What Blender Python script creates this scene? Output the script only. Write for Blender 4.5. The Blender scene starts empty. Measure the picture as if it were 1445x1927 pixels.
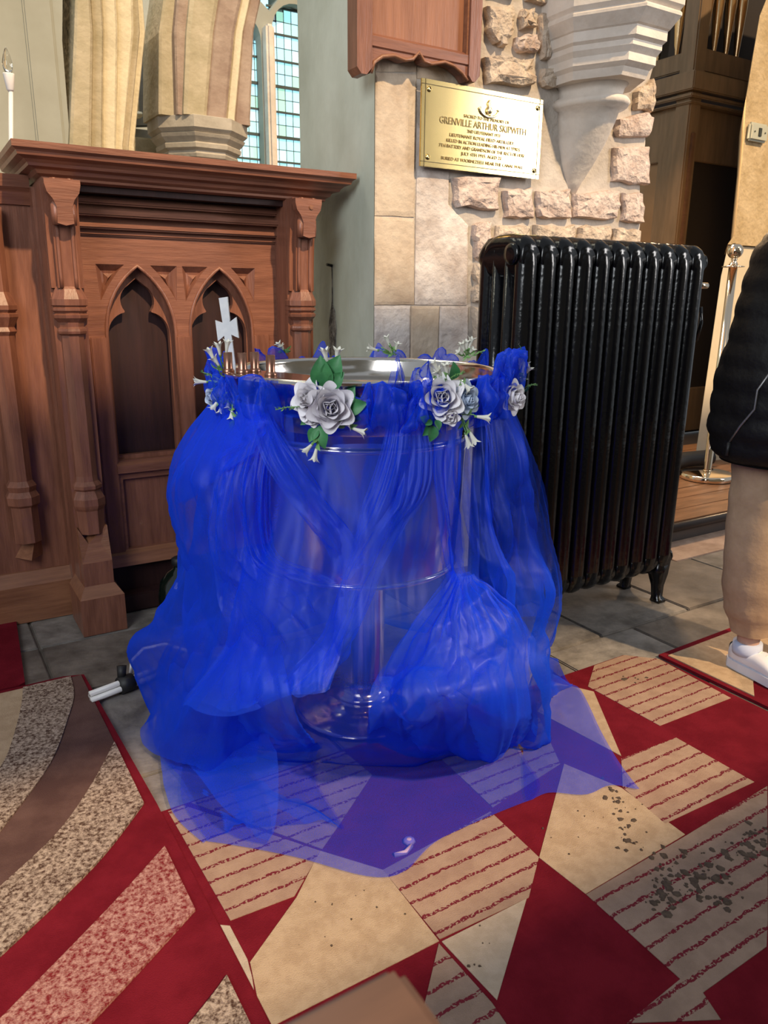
import bpy, bmesh, math, random
import numpy as np
from mathutils import Vector, Matrix
from mathutils.geometry import tessellate_polygon

SC = bpy.context.scene
COL = SC.collection
RNG = random.Random(7)

# ------------------------------------------------------------------ camera
# world axes follow the church: x along the stall front, y into the building, z up
cam_d = bpy.data.cameras.new('camera')
cam_d.sensor_fit = 'HORIZONTAL'
cam_d.sensor_width = 36.0
cam_d.lens = 36.0 * 1438 / 1445
cam_d.clip_start = 0.02
cam_d.dof.use_dof = True
cam_d.dof.focus_distance = 2.3
cam_d.dof.aperture_fstop = 13.0
cam = bpy.data.objects.new('camera', cam_d)
COL.objects.link(cam)
rt, dn, fw = (0.85310, -0.52165, 0.00957), (-0.13419, -0.23711, -0.96217), (0.50419, 0.81955, -0.27228)
cam.matrix_world = Matrix(((rt[0], -dn[0], -fw[0], 0.0), (rt[1], -dn[1], -fw[1], 0.0),
                           (rt[2], -dn[2], -fw[2], 1.25), (0, 0, 0, 1)))
SC.camera = cam

# ------------------------------------------------------------------ light
world = bpy.data.worlds.new('church_air')
SC.world = world
world.use_nodes = True
bg = world.node_tree.nodes['Background']
bg.inputs[0].default_value = (0.86, 0.93, 1.0, 1)
bg.inputs[1].default_value = 0.29

def area(name, loc, target, size, power, col, size_y=None, spread=180):
    d = bpy.data.lights.new(name, 'AREA')
    d.energy = power
    d.color = col
    d.size = size
    d.spread = math.radians(spread)
    if size_y:
        d.shape = 'RECTANGLE'
        d.size_y = size_y
    o = bpy.data.objects.new(name, d)
    COL.objects.link(o)
    o.location = loc
    o.rotation_euler = (Vector(target) - Vector(loc)).to_track_quat('-Z', 'Y').to_euler()
    return o

sun_d = bpy.data.lights.new('sun', 'SUN')
sun_d.energy = 3.6
sun_d.color = (1.0, 0.72, 0.42)
sun_d.angle = math.radians(1.6)
sun = bpy.data.objects.new('sun', sun_d)
COL.objects.link(sun)
sun.rotation_euler = Vector((-0.10, 1.0, -1.0)).to_track_quat('-Z', 'Y').to_euler()
area('fill_light_west', (-2.0, -0.3, 3.0), (1.5, 2.6, 1.5), 1.5, 30, (0.92, 0.96, 1.0), 2.2, 100)  # added window-like fill aimed at the pier, no window built there
area('fill_light_south', (5.75, -0.7, 2.9), (2.3, 2.7, 1.7), 1.0, 19, (1.0, 0.96, 0.94), 1.8, 80)  # added fill from the right, set to reflect in the plaque's right end
area('window_light_north', (1.5, 5.6, 5.2), (1.2, 5.0, 2.3), 1.6, 52, (0.90, 0.98, 1.0))
area('chancel_lamp', (4.2, 3.9, 2.9), (3.3, 2.3, 0.0), 0.4, 55, (1.0, 0.66, 0.36))
area('nave_window_light', (0.1, 3.9, 4.6), (1.6, 5.2, 2.5), 0.8, 14, (1.0, 0.95, 0.72))

SC.view_settings.view_transform = 'Standard'
SC.view_settings.look = 'None'
SC.view_settings.gamma = 1.0
SC.view_settings.use_curve_mapping = False
SC.view_settings.exposure = 0.35
SC.cycles.transparent_max_bounces = 40
SC.cycles.max_bounces = 10

# ------------------------------------------------------------------ mesh helpers
class MB:
    def __init__(self):
        self.v, self.f, self.m, self.s = [], [], [], []
        self.cur, self.sm = 0, False
    def add(self, vs, fs):
        b = len(self.v)
        self.v += [tuple(map(float, p)) for p in vs]
        for f in fs:
            self.f.append([b + i for i in f])
            self.m.append(self.cur)
            self.s.append(self.sm)
        return self
    def box(self, a, b, bev=0.0):
        x0, y0, z0 = a
        x1, y1, z1 = b
        if bev <= 0:
            vs = [(x0, y0, z0), (x1, y0, z0), (x1, y1, z0), (x0, y1, z0), (x0, y0, z1), (x1, y0, z1), (x1, y1, z1), (x0, y1, z1)]
            return self.add(vs, [(0, 3, 2, 1), (4, 5, 6, 7), (0, 1, 5, 4), (1, 2, 6, 5), (2, 3, 7, 6), (3, 0, 4, 7)])
        bm = bmesh.new()
        bmesh.ops.create_cube(bm, size=1.0)
        for v in bm.verts:
            v.co = Vector(((x0 + x1) / 2 + v.co.x * (x1 - x0), (y0 + y1) / 2 + v.co.y * (y1 - y0), (z0 + z1) / 2 + v.co.z * (z1 - z0)))
        bmesh.ops.bevel(bm, geom=bm.edges[:], offset=bev, segments=2, affect='EDGES')
        bm.verts.index_update()
        self.add([v.co for v in bm.verts], [[v.index for v in f.verts] for f in bm.faces])
        bm.free()
        return self
    def prism(self, poly, axis, d0, d1, holes=()):
        """extrude a 2D polygon (with holes) along axis; 2D axes are the other two in xyz order"""
        def p3(p, d):
            return (d, p[0], p[1]) if axis == 'x' else (p[0], d, p[1]) if axis == 'y' else (p[0], p[1], d)
        loops = [list(poly)] + [list(h) for h in holes]
        flat = [p for L in loops for p in L]
        tris = tessellate_polygon([[Vector((p[0], p[1], 0)) for p in L] for L in loops])
        n = len(flat)
        vs = [p3(p, d0) for p in flat] + [p3(p, d1) for p in flat]
        fs = [list(t) for t in tris] + [[n + i for i in reversed(t)] for t in tris]
        k = 0
        for L in loops:
            for i in range(len(L)):
                j = (i + 1) % len(L)
                fs.append([k + i, k + j, n + k + j, n + k + i])
            k += len(L)
        return self.add(vs, fs)
    def loft(self, rings, close=True, caps=True):
        n = len(rings[0])
        vs = [p for r in rings for p in r]
        fs = []
        for a in range(len(rings) - 1):
            for i in range(n if close else n - 1):
                j = (i + 1) % n
                fs.append([a * n + i, a * n + j, (a + 1) * n + j, (a + 1) * n + i])
        if caps and close:
            fs.append(list(range(n))[::-1])
            fs.append([(len(rings) - 1) * n + i for i in range(n)])
        return self.add(vs, fs)
    def lathe(self, prof, c=(0, 0, 0), seg=32, axis='z', caps=True, rot=0.0):
        rings = []
        for r, h in prof:
            ring = []
            for i in range(seg):
                a = 2 * math.pi * i / seg + rot
                x, y = r * math.cos(a), r * math.sin(a)
                p = (x, y, h) if axis == 'z' else (h, x, y) if axis == 'x' else (x, h, y)
                ring.append((c[0] + p[0], c[1] + p[1], c[2] + p[2]))
            rings.append(ring)
        return self.loft(rings, True, caps)
    def tube(self, pts, r, seg=8, caps=True, flat=1.0, side=None):
        P = [Vector(p) for p in pts]
        rings = []
        ref = Vector(side) if side else None
        for i, p in enumerate(P):
            t = (P[min(i + 1, len(P) - 1)] - P[max(i - 1, 0)]).normalized()
            if ref is None:
                ref = Vector((0, 0, 1)) if abs(t.z) < 0.9 else Vector((1, 0, 0))
            a = (ref - t * ref.dot(t)).normalized()
            b = t.cross(a)
            if side is None:
                ref = a
            rr = r[i] if isinstance(r, (list, tuple)) else r
            rings.append([p + a * math.cos(2 * math.pi * k / seg) * rr + b * math.sin(2 * math.pi * k / seg) * rr * flat for k in range(seg)])
        return self.loft(rings, True, caps)
    def grid(self, rows):
        m, n = len(rows), len(rows[0])
        return self.add([p for r in rows for p in r],
                        [[i * n + j, i * n + j + 1, (i + 1) * n + j + 1, (i + 1) * n + j] for i in range(m - 1) for j in range(n - 1)])
    def build(self, name, mats, parent=None, smooth=False, fix=True, origin=None):
        me = bpy.data.meshes.new(name)
        off = Vector(origin) if origin is not None else (base(parent) if parent else Vector((0, 0, 0)))
        me.from_pydata([(p[0] - off.x, p[1] - off.y, p[2] - off.z) for p in self.v], [], self.f)
        if not isinstance(mats, (list, tuple)):
            mats = [mats]
        for m in mats:
            me.materials.append(m)
        me.polygons.foreach_set('material_index', self.m)
        me.polygons.foreach_set('use_smooth', [smooth or s for s in self.s])
        me.validate()
        if fix:
            bm = bmesh.new()
            bm.from_mesh(me)
            bmesh.ops.recalc_face_normals(bm, faces=bm.faces)
            bm.to_mesh(me)
            bm.free()
        o = bpy.data.objects.new(name, me)
        COL.objects.link(o)
        if parent:
            o.parent = parent
            if origin is not None:
                o.location = off - base(parent)
        elif origin is not None:
            o.location = off
        return o

def base(o):
    v = Vector(o.location)
    while o.parent:
        o = o.parent
        v += Vector(o.location)
    return v

def thing(name, label, cat, loc, group=None):
    o = bpy.data.objects.new(name, None)
    o.empty_display_size = 0.1
    COL.objects.link(o)
    o.location = loc
    return tag(o, label, cat, group)

def tag(o, label, cat, group=None, kind=None):
    o['label'] = label
    o['category'] = cat
    if group:
        o['group'] = group
    if kind:
        o['kind'] = kind
    return o

def struct(o, label=None):
    o['kind'] = 'structure'
    if label:
        o['label'] = label
    return o

def octo(cx, cy, r, z, rot=math.pi / 8, n=8):
    return [(cx + r * math.cos(rot + 2 * math.pi * i / n), cy + r * math.sin(rot + 2 * math.pi * i / n), z) for i in range(n)]

# ------------------------------------------------------------------ materials
def mat(name, col, rough=0.6, metal=0.0, col2=None, scale=8.0, stretch=(1, 1, 1), bump=0.0, bscale=None, detail=6.0,
        coat=0.0, lo=0.35, hi=0.65, spec=0.5, rough2=None, sheen=0.0, bdist=0.02):
    m = bpy.data.materials.new(name)
    m.use_nodes = True
    nt = m.node_tree
    N, L = nt.nodes, nt.links
    b = N['Principled BSDF']
    b.inputs['Roughness'].default_value = rough
    b.inputs['Metallic'].default_value = metal
    b.inputs['Base Color'].default_value = (*col, 1)
    b.inputs['Coat Weight'].default_value = coat
    b.inputs['Specular IOR Level'].default_value = spec
    b.inputs['Sheen Weight'].default_value = sheen
    tc = N.new('ShaderNodeTexCoord')
    mp = N.new('ShaderNodeMapping')
    mp.inputs['Scale'].default_value = stretch
    L.new(tc.outputs['Object'], mp.inputs['Vector'])
    if col2 is not None:
        nz = N.new('ShaderNodeTexNoise')
        nz.inputs['Scale'].default_value = scale
        nz.inputs['Detail'].default_value = detail
        nz.inputs['Roughness'].default_value = 0.62
        L.new(mp.outputs[0], nz.inputs['Vector'])
        cr = N.new('ShaderNodeValToRGB')
        cr.color_ramp.elements[0].position = lo
        cr.color_ramp.elements[1].position = hi
        cr.color_ramp.elements[0].color = (*col, 1)
        cr.color_ramp.elements[1].color = (*col2, 1)
        L.new(nz.outputs['Fac'], cr.inputs[0])
        L.new(cr.outputs[0], b.inputs['Base Color'])
        if rough2 is not None:
            mr = N.new('ShaderNodeMapRange')
            mr.inputs['To Min'].default_value = rough
            mr.inputs['To Max'].default_value = rough2
            L.new(nz.outputs['Fac'], mr.inputs[0])
            L.new(mr.outputs[0], b.inputs['Roughness'])
    if bump:
        n2 = N.new('ShaderNodeTexNoise')
        n2.inputs['Scale'].default_value = bscale or scale * 3
        n2.inputs['Detail'].default_value = 8
        L.new(mp.outputs[0], n2.inputs['Vector'])
        bp = N.new('ShaderNodeBump')
        bp.inputs['Strength'].default_value = bump
        bp.inputs['Distance'].default_value = bdist
        L.new(n2.outputs['Fac'], bp.inputs['Height'])
        L.new(bp.outputs[0], b.inputs['Normal'])
    return m

WOOD_V = mat('oak_upright', (0.155, 0.058, 0.035), 0.42, col2=(0.25, 0.10, 0.06), scale=5, stretch=(7, 7, 0.8), bump=0.12, bscale=22, coat=0.12)
WOOD_H = mat('oak_rail', (0.155, 0.058, 0.035), 0.42, col2=(0.25, 0.10, 0.06), scale=5, stretch=(0.8, 7, 9), bump=0.12, bscale=22, coat=0.12)
WOOD_LIGHT = mat('oak_light_edge', (0.19, 0.075, 0.038), 0.4, col2=(0.29, 0.125, 0.064), scale=5, stretch=(0.8, 7, 9), bump=0.1, bscale=22, coat=0.15)
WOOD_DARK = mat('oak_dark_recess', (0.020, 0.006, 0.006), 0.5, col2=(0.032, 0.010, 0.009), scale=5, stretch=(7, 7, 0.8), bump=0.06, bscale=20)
WOOD_BOARD = mat('board_oak', (0.22, 0.085, 0.042), 0.45, col2=(0.30, 0.125, 0.065), scale=4, stretch=(8, 8, 0.7), bump=0.1, bscale=20)
WOOD_FLOOR = mat('platform_oak', (0.16, 0.075, 0.035), 0.4, col2=(0.30, 0.15, 0.075), scale=4, stretch=(0.8, 6, 6), bump=0.1, bscale=16)
WOOD_PEW = mat('pew_oak', (0.095, 0.045, 0.024), 0.36, col2=(0.135, 0.065, 0.035), scale=4, stretch=(0.8, 6, 6), coat=0.3)
ORGAN = mat('organ_oak', (0.15, 0.098, 0.055), 0.45, col2=(0.21, 0.135, 0.078), scale=4, stretch=(6, 6, 0.8), bump=0.05)
ORGAN_DARK = mat('organ_painted_shade', (0.02, 0.013, 0.01), 0.7)  # organ front in shadow, that shade put into the colour
PLASTER = mat('plaster_green', (0.41, 0.43, 0.34), 0.85, col2=(0.57, 0.60, 0.50), scale=2.2, bump=0.25, bscale=14, stretch=(1, 1, 0.6))
MORTAR = mat('lime_mortar', (0.40, 0.355, 0.315), 0.9, col2=(0.54, 0.485, 0.43), scale=3.5, bump=0.5, bscale=26)
STONE_A = mat('sandstone_pink', (0.46, 0.345, 0.295), 0.9, col2=(0.68, 0.57, 0.51), scale=14, bump=0.9, bscale=42)
STONE_B = mat('sandstone_buff', (0.44, 0.34, 0.26), 0.9, col2=(0.66, 0.55, 0.44), scale=13, bump=0.9, bscale=42)
ASHLAR = mat('ashlar_tan', (0.44, 0.34, 0.25), 0.85, col2=(0.60, 0.50, 0.39), scale=7, bump=0.35, bscale=34)
ASHLAR_W = mat('ashlar_limewashed', (0.40, 0.33, 0.29), 0.88, col2=(0.68, 0.62, 0.58), scale=6, bump=0.6, bscale=30)
CARVED = mat('carved_limestone', (0.60, 0.53, 0.46), 0.8, col2=(0.74, 0.67, 0.60), scale=6, bump=0.2, bscale=30)
CAPITAL = mat('capital_stone', (0.33, 0.30, 0.25), 0.85, col2=(0.45, 0.41, 0.35), scale=6, bump=0.2, bscale=30)
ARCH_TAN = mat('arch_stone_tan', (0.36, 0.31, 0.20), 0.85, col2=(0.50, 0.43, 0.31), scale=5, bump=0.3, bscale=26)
ARCH_LIT_CREAM = mat('arch_stone_lit_cream', (0.58, 0.51, 0.36), 0.85, col2=(0.72, 0.64, 0.46), scale=5, bump=0.3, bscale=26)  # paler arch stone, the light on its lit strips put into the colour
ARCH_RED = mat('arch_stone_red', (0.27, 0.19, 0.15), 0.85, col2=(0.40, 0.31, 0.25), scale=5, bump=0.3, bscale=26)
JAMB = mat('jamb_sandstone', (0.46, 0.33, 0.17), 0.9, col2=(0.62, 0.47, 0.28), scale=8, bump=0.5, bscale=30)
CREAM = mat('cream_plaster', (0.66, 0.56, 0.40), 0.85, col2=(0.74, 0.64, 0.48), scale=3, bump=0.1)
WHITEWALL = mat('white_plaster', (0.29, 0.29, 0.245), 0.9, col2=(0.36, 0.37, 0.33), scale=1.5, bump=0.08)
GREYSTONE = mat('grey_monument_stone', (0.16, 0.15, 0.13), 0.8, col2=(0.24, 0.23, 0.20), scale=6, bump=0.2)
SLAB_A = mat('flagstone_grey', (0.095, 0.085, 0.076), 0.5, col2=(0.26, 0.235, 0.21), scale=6, bump=0.35, bscale=22, rough2=0.75)
SLAB_B = mat('flagstone_brown', (0.075, 0.062, 0.053), 0.5, col2=(0.19, 0.16, 0.135), scale=5, bump=0.35, bscale=22, rough2=0.75)
GROUT = mat('floor_joint', (0.07, 0.06, 0.05), 0.9, col2=(0.12, 0.10, 0.085), scale=12)
STEEL = mat('polished_steel', (0.80, 0.76, 0.72), 0.13, metal=1.0, col2=(0.68, 0.63, 0.58), scale=4, bump=0.03, bscale=9)
COPPER = mat('copper_tube', (0.46, 0.24, 0.17), 0.3, metal=1.0, col2=(0.32, 0.16, 0.11), scale=30)
BRASS = mat('brass_plate', (0.72, 0.55, 0.24), 0.2, metal=1.0, col2=(0.62, 0.48, 0.22), scale=5, bump=0.02, bscale=6)
BRASS_INK = mat('engraved_letters', (0.92, 0.84, 0.62), 0.35, metal=1.0)
BRASS_LINE = mat('engraved_line', (0.10, 0.08, 0.04), 0.5, metal=0.6)
CHROME = mat('polished_brass_post', (0.86, 0.72, 0.56), 0.08, metal=1.0)
GILT = mat('organ_pipe_metal', (0.72, 0.52, 0.30), 0.25, metal=1.0)
BLACK_IRON = mat('black_gloss_paint', (0.004, 0.004, 0.005), 0.17, bump=0.10, bscale=40, coat=0.1, spec=0.4)
BLACK_RUBBER = mat('black_rubber', (0.012, 0.012, 0.013), 0.55)
DARK_NOSE = mat('dark_step_nosing', (0.05, 0.042, 0.042), 0.32)
LEAD = mat('lead_came', (0.05, 0.07, 0.07), 0.6)
WHITE_PLASTIC = mat('white_plastic', (0.74, 0.72, 0.70), 0.35)
PEARL = mat('pearl_white_cross', (0.66, 0.68, 0.72), 0.35, col2=(0.80, 0.81, 0.82), scale=20)
GREY_PLASTIC = mat('grey_switch_plate', (0.50, 0.50, 0.40), 0.4)
BOTTLE = mat('dark_green_glass', (0.004, 0.010, 0.007), 0.06, coat=0.6)
ROSE_W = mat('rose_white', (0.84, 0.81, 0.85), 0.7, col2=(0.90, 0.88, 0.91), scale=20)
ROSE_G = mat('rose_grey', (0.74, 0.71, 0.76), 0.7, col2=(0.83, 0.80, 0.85), scale=20)
ROSE_B = mat('rose_blue', (0.52, 0.62, 0.80), 0.7, col2=(0.64, 0.73, 0.86), scale=20)
LEAF = mat('silk_leaf', (0.03, 0.16, 0.055), 0.5, col2=(0.06, 0.26, 0.09), scale=25)
SPRIG = mat('pale_green_sprig', (0.14, 0.32, 0.09), 0.55, col2=(0.22, 0.42, 0.14), scale=30)
BELL = mat('bell_flower_white', (0.76, 0.75, 0.66), 0.6)
JACKET = mat('black_quilted_nylon', (0.006, 0.0055, 0.006), 0.55, bump=0.25, bscale=30, spec=0.25)
CHINO = mat('beige_chino', (0.40, 0.27, 0.17), 0.85, col2=(0.45, 0.31, 0.20), scale=30, bump=0.1, bscale=60)
SKIN = mat('skin', (0.50, 0.30, 0.22), 0.55)
HAIR = mat('brown_hair', (0.05, 0.028, 0.016), 0.5)
SHOE = mat('white_leather', (0.74, 0.74, 0.80), 0.5)
SOLE = mat('white_rubber_sole', (0.66, 0.68, 0.76), 0.6)
SOCK = mat('pale_sock', (0.50, 0.56, 0.74), 0.8)
ZIP = mat('zip_metal', (0.30, 0.30, 0.31), 0.4, metal=0.8)
SWITCH_DARK = mat('dark_switch_slot', (0.04, 0.045, 0.035), 0.5)

def pile(name, a, b, lo=0.4, hi=0.6, scale=10, bump=0.6):
    return mat(name, a, 0.95, col2=b, scale=scale, bump=bump, bscale=420, lo=lo, hi=hi, spec=0.05, bdist=0.004)
RUG_RED = pile('rug_red', (0.125, 0.007, 0.014), (0.160, 0.010, 0.019))
RUG_BEIGE = pile('rug_beige', (0.38, 0.27, 0.175), (0.45, 0.33, 0.22), scale=30)
RUG_SAND = pile('rug_sand', (0.40, 0.32, 0.24), (0.46, 0.37, 0.285), scale=30)
RUG_BROWN = pile('rug_brown', (0.085, 0.045, 0.040), (0.125, 0.070, 0.060), scale=6)
RUG_SPECK = pile('rug_shaggy_brown', (0.085, 0.045, 0.032), (0.50, 0.39, 0.31), 0.38, 0.62, 120, 1.0)
RUG_PINK = pile('rug_shaggy_red', (0.20, 0.02, 0.024), (0.52, 0.29, 0.245), 0.38, 0.64, 120, 1.0)

def stripe_mat(name, a, b, period, phase=0.0):
    """tan pile with rows of dark red tufts running along x"""
    m = pile(name, a, b, scale=14)
    nt = m.node_tree
    N, L = nt.nodes, nt.links
    bs = N['Principled BSDF']
    src = bs.inputs['Base Color'].links[0].from_socket
    tc = N.new('ShaderNodeTexCoord')
    sep = N.new('ShaderNodeSeparateXYZ')
    L.new(tc.outputs['Object'], sep.inputs[0])
    n1 = N.new('ShaderNodeTexNoise')
    n1.inputs['Scale'].default_value = 55
    L.new(tc.outputs['Object'], n1.inputs['Vector'])
    w = N.new('ShaderNodeMath'); w.operation = 'MULTIPLY_ADD'
    L.new(n1.outputs['Fac'], w.inputs[0]); w.inputs[1].default_value = 0.012
    L.new(sep.outputs['Y'], w.inputs[2])
    d = N.new('ShaderNodeMath'); d.operation = 'MULTIPLY_ADD'
    L.new(w.outputs[0], d.inputs[0]); d.inputs[1].default_value = 1.0 / period; d.inputs[2].default_value = phase
    fr = N.new('ShaderNodeMath'); fr.operation = 'FRACT'
    L.new(d.outputs[0], fr.inputs[0])
    pp = N.new('ShaderNodeMath'); pp.operation = 'PINGPONG'
    L.new(fr.outputs[0], pp.inputs[0]); pp.inputs[1].default_value = 0.5
    lt = N.new('ShaderNodeMath'); lt.operation = 'LESS_THAN'
    L.new(pp.outputs[0], lt.inputs[0]); lt.inputs[1].default_value = 0.088
    n2 = N.new('ShaderNodeTexNoise')
    n2.inputs['Scale'].default_value = 170
    L.new(tc.outputs['Object'], n2.inputs['Vector'])
    gt = N.new('ShaderNodeMath'); gt.operation = 'GREATER_THAN'
    L.new(n2.outputs['Fac'], gt.inputs[0]); gt.inputs[1].default_value = 0.44
    mu = N.new('ShaderNodeMath'); mu.operation = 'MULTIPLY'
    L.new(lt.outputs[0], mu.inputs[0]); L.new(gt.outputs[0], mu.inputs[1])
    mx = N.new('ShaderNodeMixRGB')
    mx.inputs[2].default_value = (0.15, 0.02, 0.03, 1)
    L.new(mu.outputs[0], mx.inputs[0]); L.new(src, mx.inputs[1])
    L.new(mx.outputs[0], bs.inputs['Base Color'])
    return m
RUG_STRIPE = stripe_mat('rug_striped_tan', (0.31, 0.20, 0.145), (0.37, 0.25, 0.18), 0.046)
RUG_STRIPE_D = stripe_mat('rug_striped_taupe', (0.25, 0.175, 0.135), (0.31, 0.22, 0.17), 0.046, 0.3)

def emit_mat(name, col, strength):
    m = bpy.data.materials.new(name)
    m.use_nodes = True
    nt = m.node_tree
    b = nt.nodes['Principled BSDF']
    b.inputs['Base Color'].default_value = (0.3, 0.4, 0.4, 1)
    b.inputs['Roughness'].default_value = 0.2
    b.inputs['Emission Color'].default_value = (*col, 1)
    b.inputs['Emission Strength'].default_value = strength
    return m
PANES = [emit_mat('daylit_pane_blue', (0.34, 0.76, 0.92), 0.95), emit_mat('daylit_pane_aqua', (0.34, 0.82, 0.82), 0.9),
         emit_mat('daylit_pane_pale', (0.50, 0.84, 0.95), 1.0), emit_mat('daylit_pane_green', (0.34, 0.76, 0.58), 0.8)]

def tulle_mat(name, col, a0):
    """sheer organza: each layer lets part of the light straight through, more thread in the way at a slant"""
    m = bpy.data.materials.new(name)
    m.use_nodes = True
    nt = m.node_tree
    N, L = nt.nodes, nt.links
    N.clear()
    out = N.new('ShaderNodeOutputMaterial')
    tr = N.new('ShaderNodeBsdfTransparent')
    df = N.new('ShaderNodeBsdfDiffuse'); df.inputs[0].default_value = (*col, 1)
    tl = N.new('ShaderNodeBsdfTranslucent'); tl.inputs[0].default_value = (*col, 1)
    gl = N.new('ShaderNodeBsdfGlossy'); gl.inputs[0].default_value = (0.35, 0.42, 0.95, 1); gl.inputs['Roughness'].default_value = 0.46
    m1 = N.new('ShaderNodeMixShader'); m1.inputs[0].default_value = 0.45
    L.new(df.outputs[0], m1.inputs[1]); L.new(tl.outputs[0], m1.inputs[2])
    m2 = N.new('ShaderNodeMixShader'); m2.inputs[0].default_value = 0.09
    L.new(m1.outputs[0], m2.inputs[1]); L.new(gl.outputs[0], m2.inputs[2])
    lw = N.new('ShaderNodeLayerWeight'); lw.inputs['Blend'].default_value = 0.5
    c = N.new('ShaderNodeMath'); c.operation = 'SUBTRACT'; c.inputs[0].default_value = 1.0
    L.new(lw.outputs['Facing'], c.inputs[1])
    mx = N.new('ShaderNodeMath'); mx.operation = 'MAXIMUM'; mx.inputs[1].default_value = 0.16
    L.new(c.outputs[0], mx.inputs[0])
    iv = N.new('ShaderNodeMath'); iv.operation = 'DIVIDE'; iv.inputs[0].default_value = 1.0
    L.new(mx.outputs[0], iv.inputs[1])
    pw = N.new('ShaderNodeMath'); pw.operation = 'POWER'; pw.inputs[0].default_value = 1.0 - a0
    L.new(iv.outputs[0], pw.inputs[1])
    al = N.new('ShaderNodeMath'); al.operation = 'SUBTRACT'; al.inputs[0].default_value = 1.0
    L.new(pw.outputs[0], al.inputs[1])
    # the weave is a touch denser in places
    tc = N.new('ShaderNodeTexCoord')
    nz = N.new('ShaderNodeTexNoise'); nz.inputs['Scale'].default_value = 620; nz.inputs['Detail'].default_value = 2
    L.new(tc.outputs['Object'], nz.inputs['Vector'])
    wv = N.new('ShaderNodeMapRange'); wv.inputs['From Min'].default_value = 0.3; wv.inputs['From Max'].default_value = 0.7
    wv.inputs['To Min'].default_value = 0.86; wv.inputs['To Max'].default_value = 1.10
    L.new(nz.outputs['Fac'], wv.inputs[0])
    am = N.new('ShaderNodeMath'); am.operation = 'MULTIPLY'; am.use_clamp = True
    L.new(al.outputs[0], am.inputs[0]); L.new(wv.outputs[0], am.inputs[1])
    al = am
    m3 = N.new('ShaderNodeMixShader')
    L.new(al.outputs[0], m3.inputs[0]); L.new(tr.outputs[0], m3.inputs[1]); L.new(m2.outputs[0], m3.inputs[2])
    L.new(m3.outputs[0], out.inputs[0])
    return m
TULLE = tulle_mat('royal_blue_organza', (0.006, 0.085, 0.95), 0.33)

# ================================================================== SETTING
# floor: mortar bed with flagstones laid on it
fb = MB().box((-5, -4, -0.12), (8, 9, -0.012))
floor = struct(fb.build('floor', GROUT))
def flag(x0, x1, y0, y1, m, parent=floor, dz=0.0):
    g = 0.005
    MB().box((x0 + g, y0 + g, -0.03), (x1 - g, y1 - g, dz), 0.004).build('flagstone', m, parent)
rows = [(3.15, 3.9), (2.83, 3.15), (2.42, 2.83), (1.86, 2.42), (1.42, 1.86), (0.98, 1.42), (0.5, 0.98), (0.0, 0.5)]
for ri, (ya, yb) in enumerate(rows):
    x = -1.2 + 0.31 * (ri % 2) + 0.05 * ri
    while x < 4.2:
        w = RNG.uniform(0.42, 0.78)
        flag(x, min(x + w, 4.3), ya, yb, SLAB_A if RNG.random() < 0.55 else SLAB_B, dz=RNG.uniform(-0.004, 0.0))
        x += w

# pier with the brass plaque, seen from its two faces
pier_edge = [(3.20, 3.4), (3.233, 2.575), (3.17, 2.40), (3.12, 2.23), (3.113, 2.084), (3.132, 1.96), (3.12, 1.783), (3.149, 1.592), (3.12, 1.3), (3.14, 0.9), (3.12, 0.5), (3.15, 0.0)]
pm = MB().prism([(1.634, 0.0)] + pier_edge[::-1] + [(1.634, 3.4)], 'y', 2.75, 3.40)
pier = struct(pm.build('wall_pier', MORTAR))
pc = MB()
rows_ = []
for i in range(13):
    z = 3.4 * i / 12
    rows_.append([(1.632 - 0.004 * RNG.random(), y, z) for y in np.linspace(2.745, 3.40, 9)])
pc.grid(rows_)
pc.build('plaster_coat', PLASTER, pier, True)
# old iron nail, a crack and the damp stain under it
MB().tube([(1.63, 3.10, 1.374), (1.60, 3.095, 1.378)], 0.006, 6).build('nail', BLACK_IRON, pier)
DAMP = mat('damp_stain', (0.06, 0.055, 0.05), 0.9, col2=(0.30, 0.28, 0.24), scale=22, bump=0.3, lo=0.42, hi=0.62)
sm = MB()
out = []
for k in range(22):
    a = 2 * math.pi * k / 22
    out.append((3.10 + (0.026 + 0.012 * RNG.random()) * math.cos(a), 1.07 + (0.135 + 0.03 * RNG.random()) * math.sin(a)))
sm.prism(out, 'x', 1.6275, 1.632)
sm.prism([(3.097, 1.19), (3.103, 1.19), (3.104, 1.37), (3.099, 1.37)], 'x', 1.6275, 1.632)
sm.build('damp_stain', DAMP, pier)

def stone(poly, m, depth, parent, y=2.75, jit=0.008, name='stone', bulge=0.75):
    """a roughly squared stone standing proud of the mortar"""
    n = len(poly)
    P = []
    for i in range(n):
        a, b = Vector(poly[i]), Vector(poly[(i + 1) % n])
        k = 4 if n <= 4 else 3
        for j in range(k):
            q = a.lerp(b, j / k)
            P.append(q)
    c = sum(P, Vector((0, 0))) / len(P)
    ring = []
    for q in P:
        d = (q - c)
        sq = 0.965 if jit > 0.004 else 1.0
        ring.append(c + d * sq + Vector((RNG.uniform(-jit, jit), RNG.uniform(-jit, jit))))
    r = []
    for s, dd in ((1.0, -0.01), (1.0, 0.45 * depth), (0.93, 0.85 * depth), (0.6, depth)):
        r.append([(c.x + (q.x - c.x) * s, y - dd - (RNG.uniform(-1, 1) * depth * 0.22 * bulge if dd > 0 else 0), c.y + (q.y - c.y) * s) for q in ring])
    mb = MB()
    mb.loft(r, True, True)
    return mb.build(name, m, parent, False)

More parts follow.
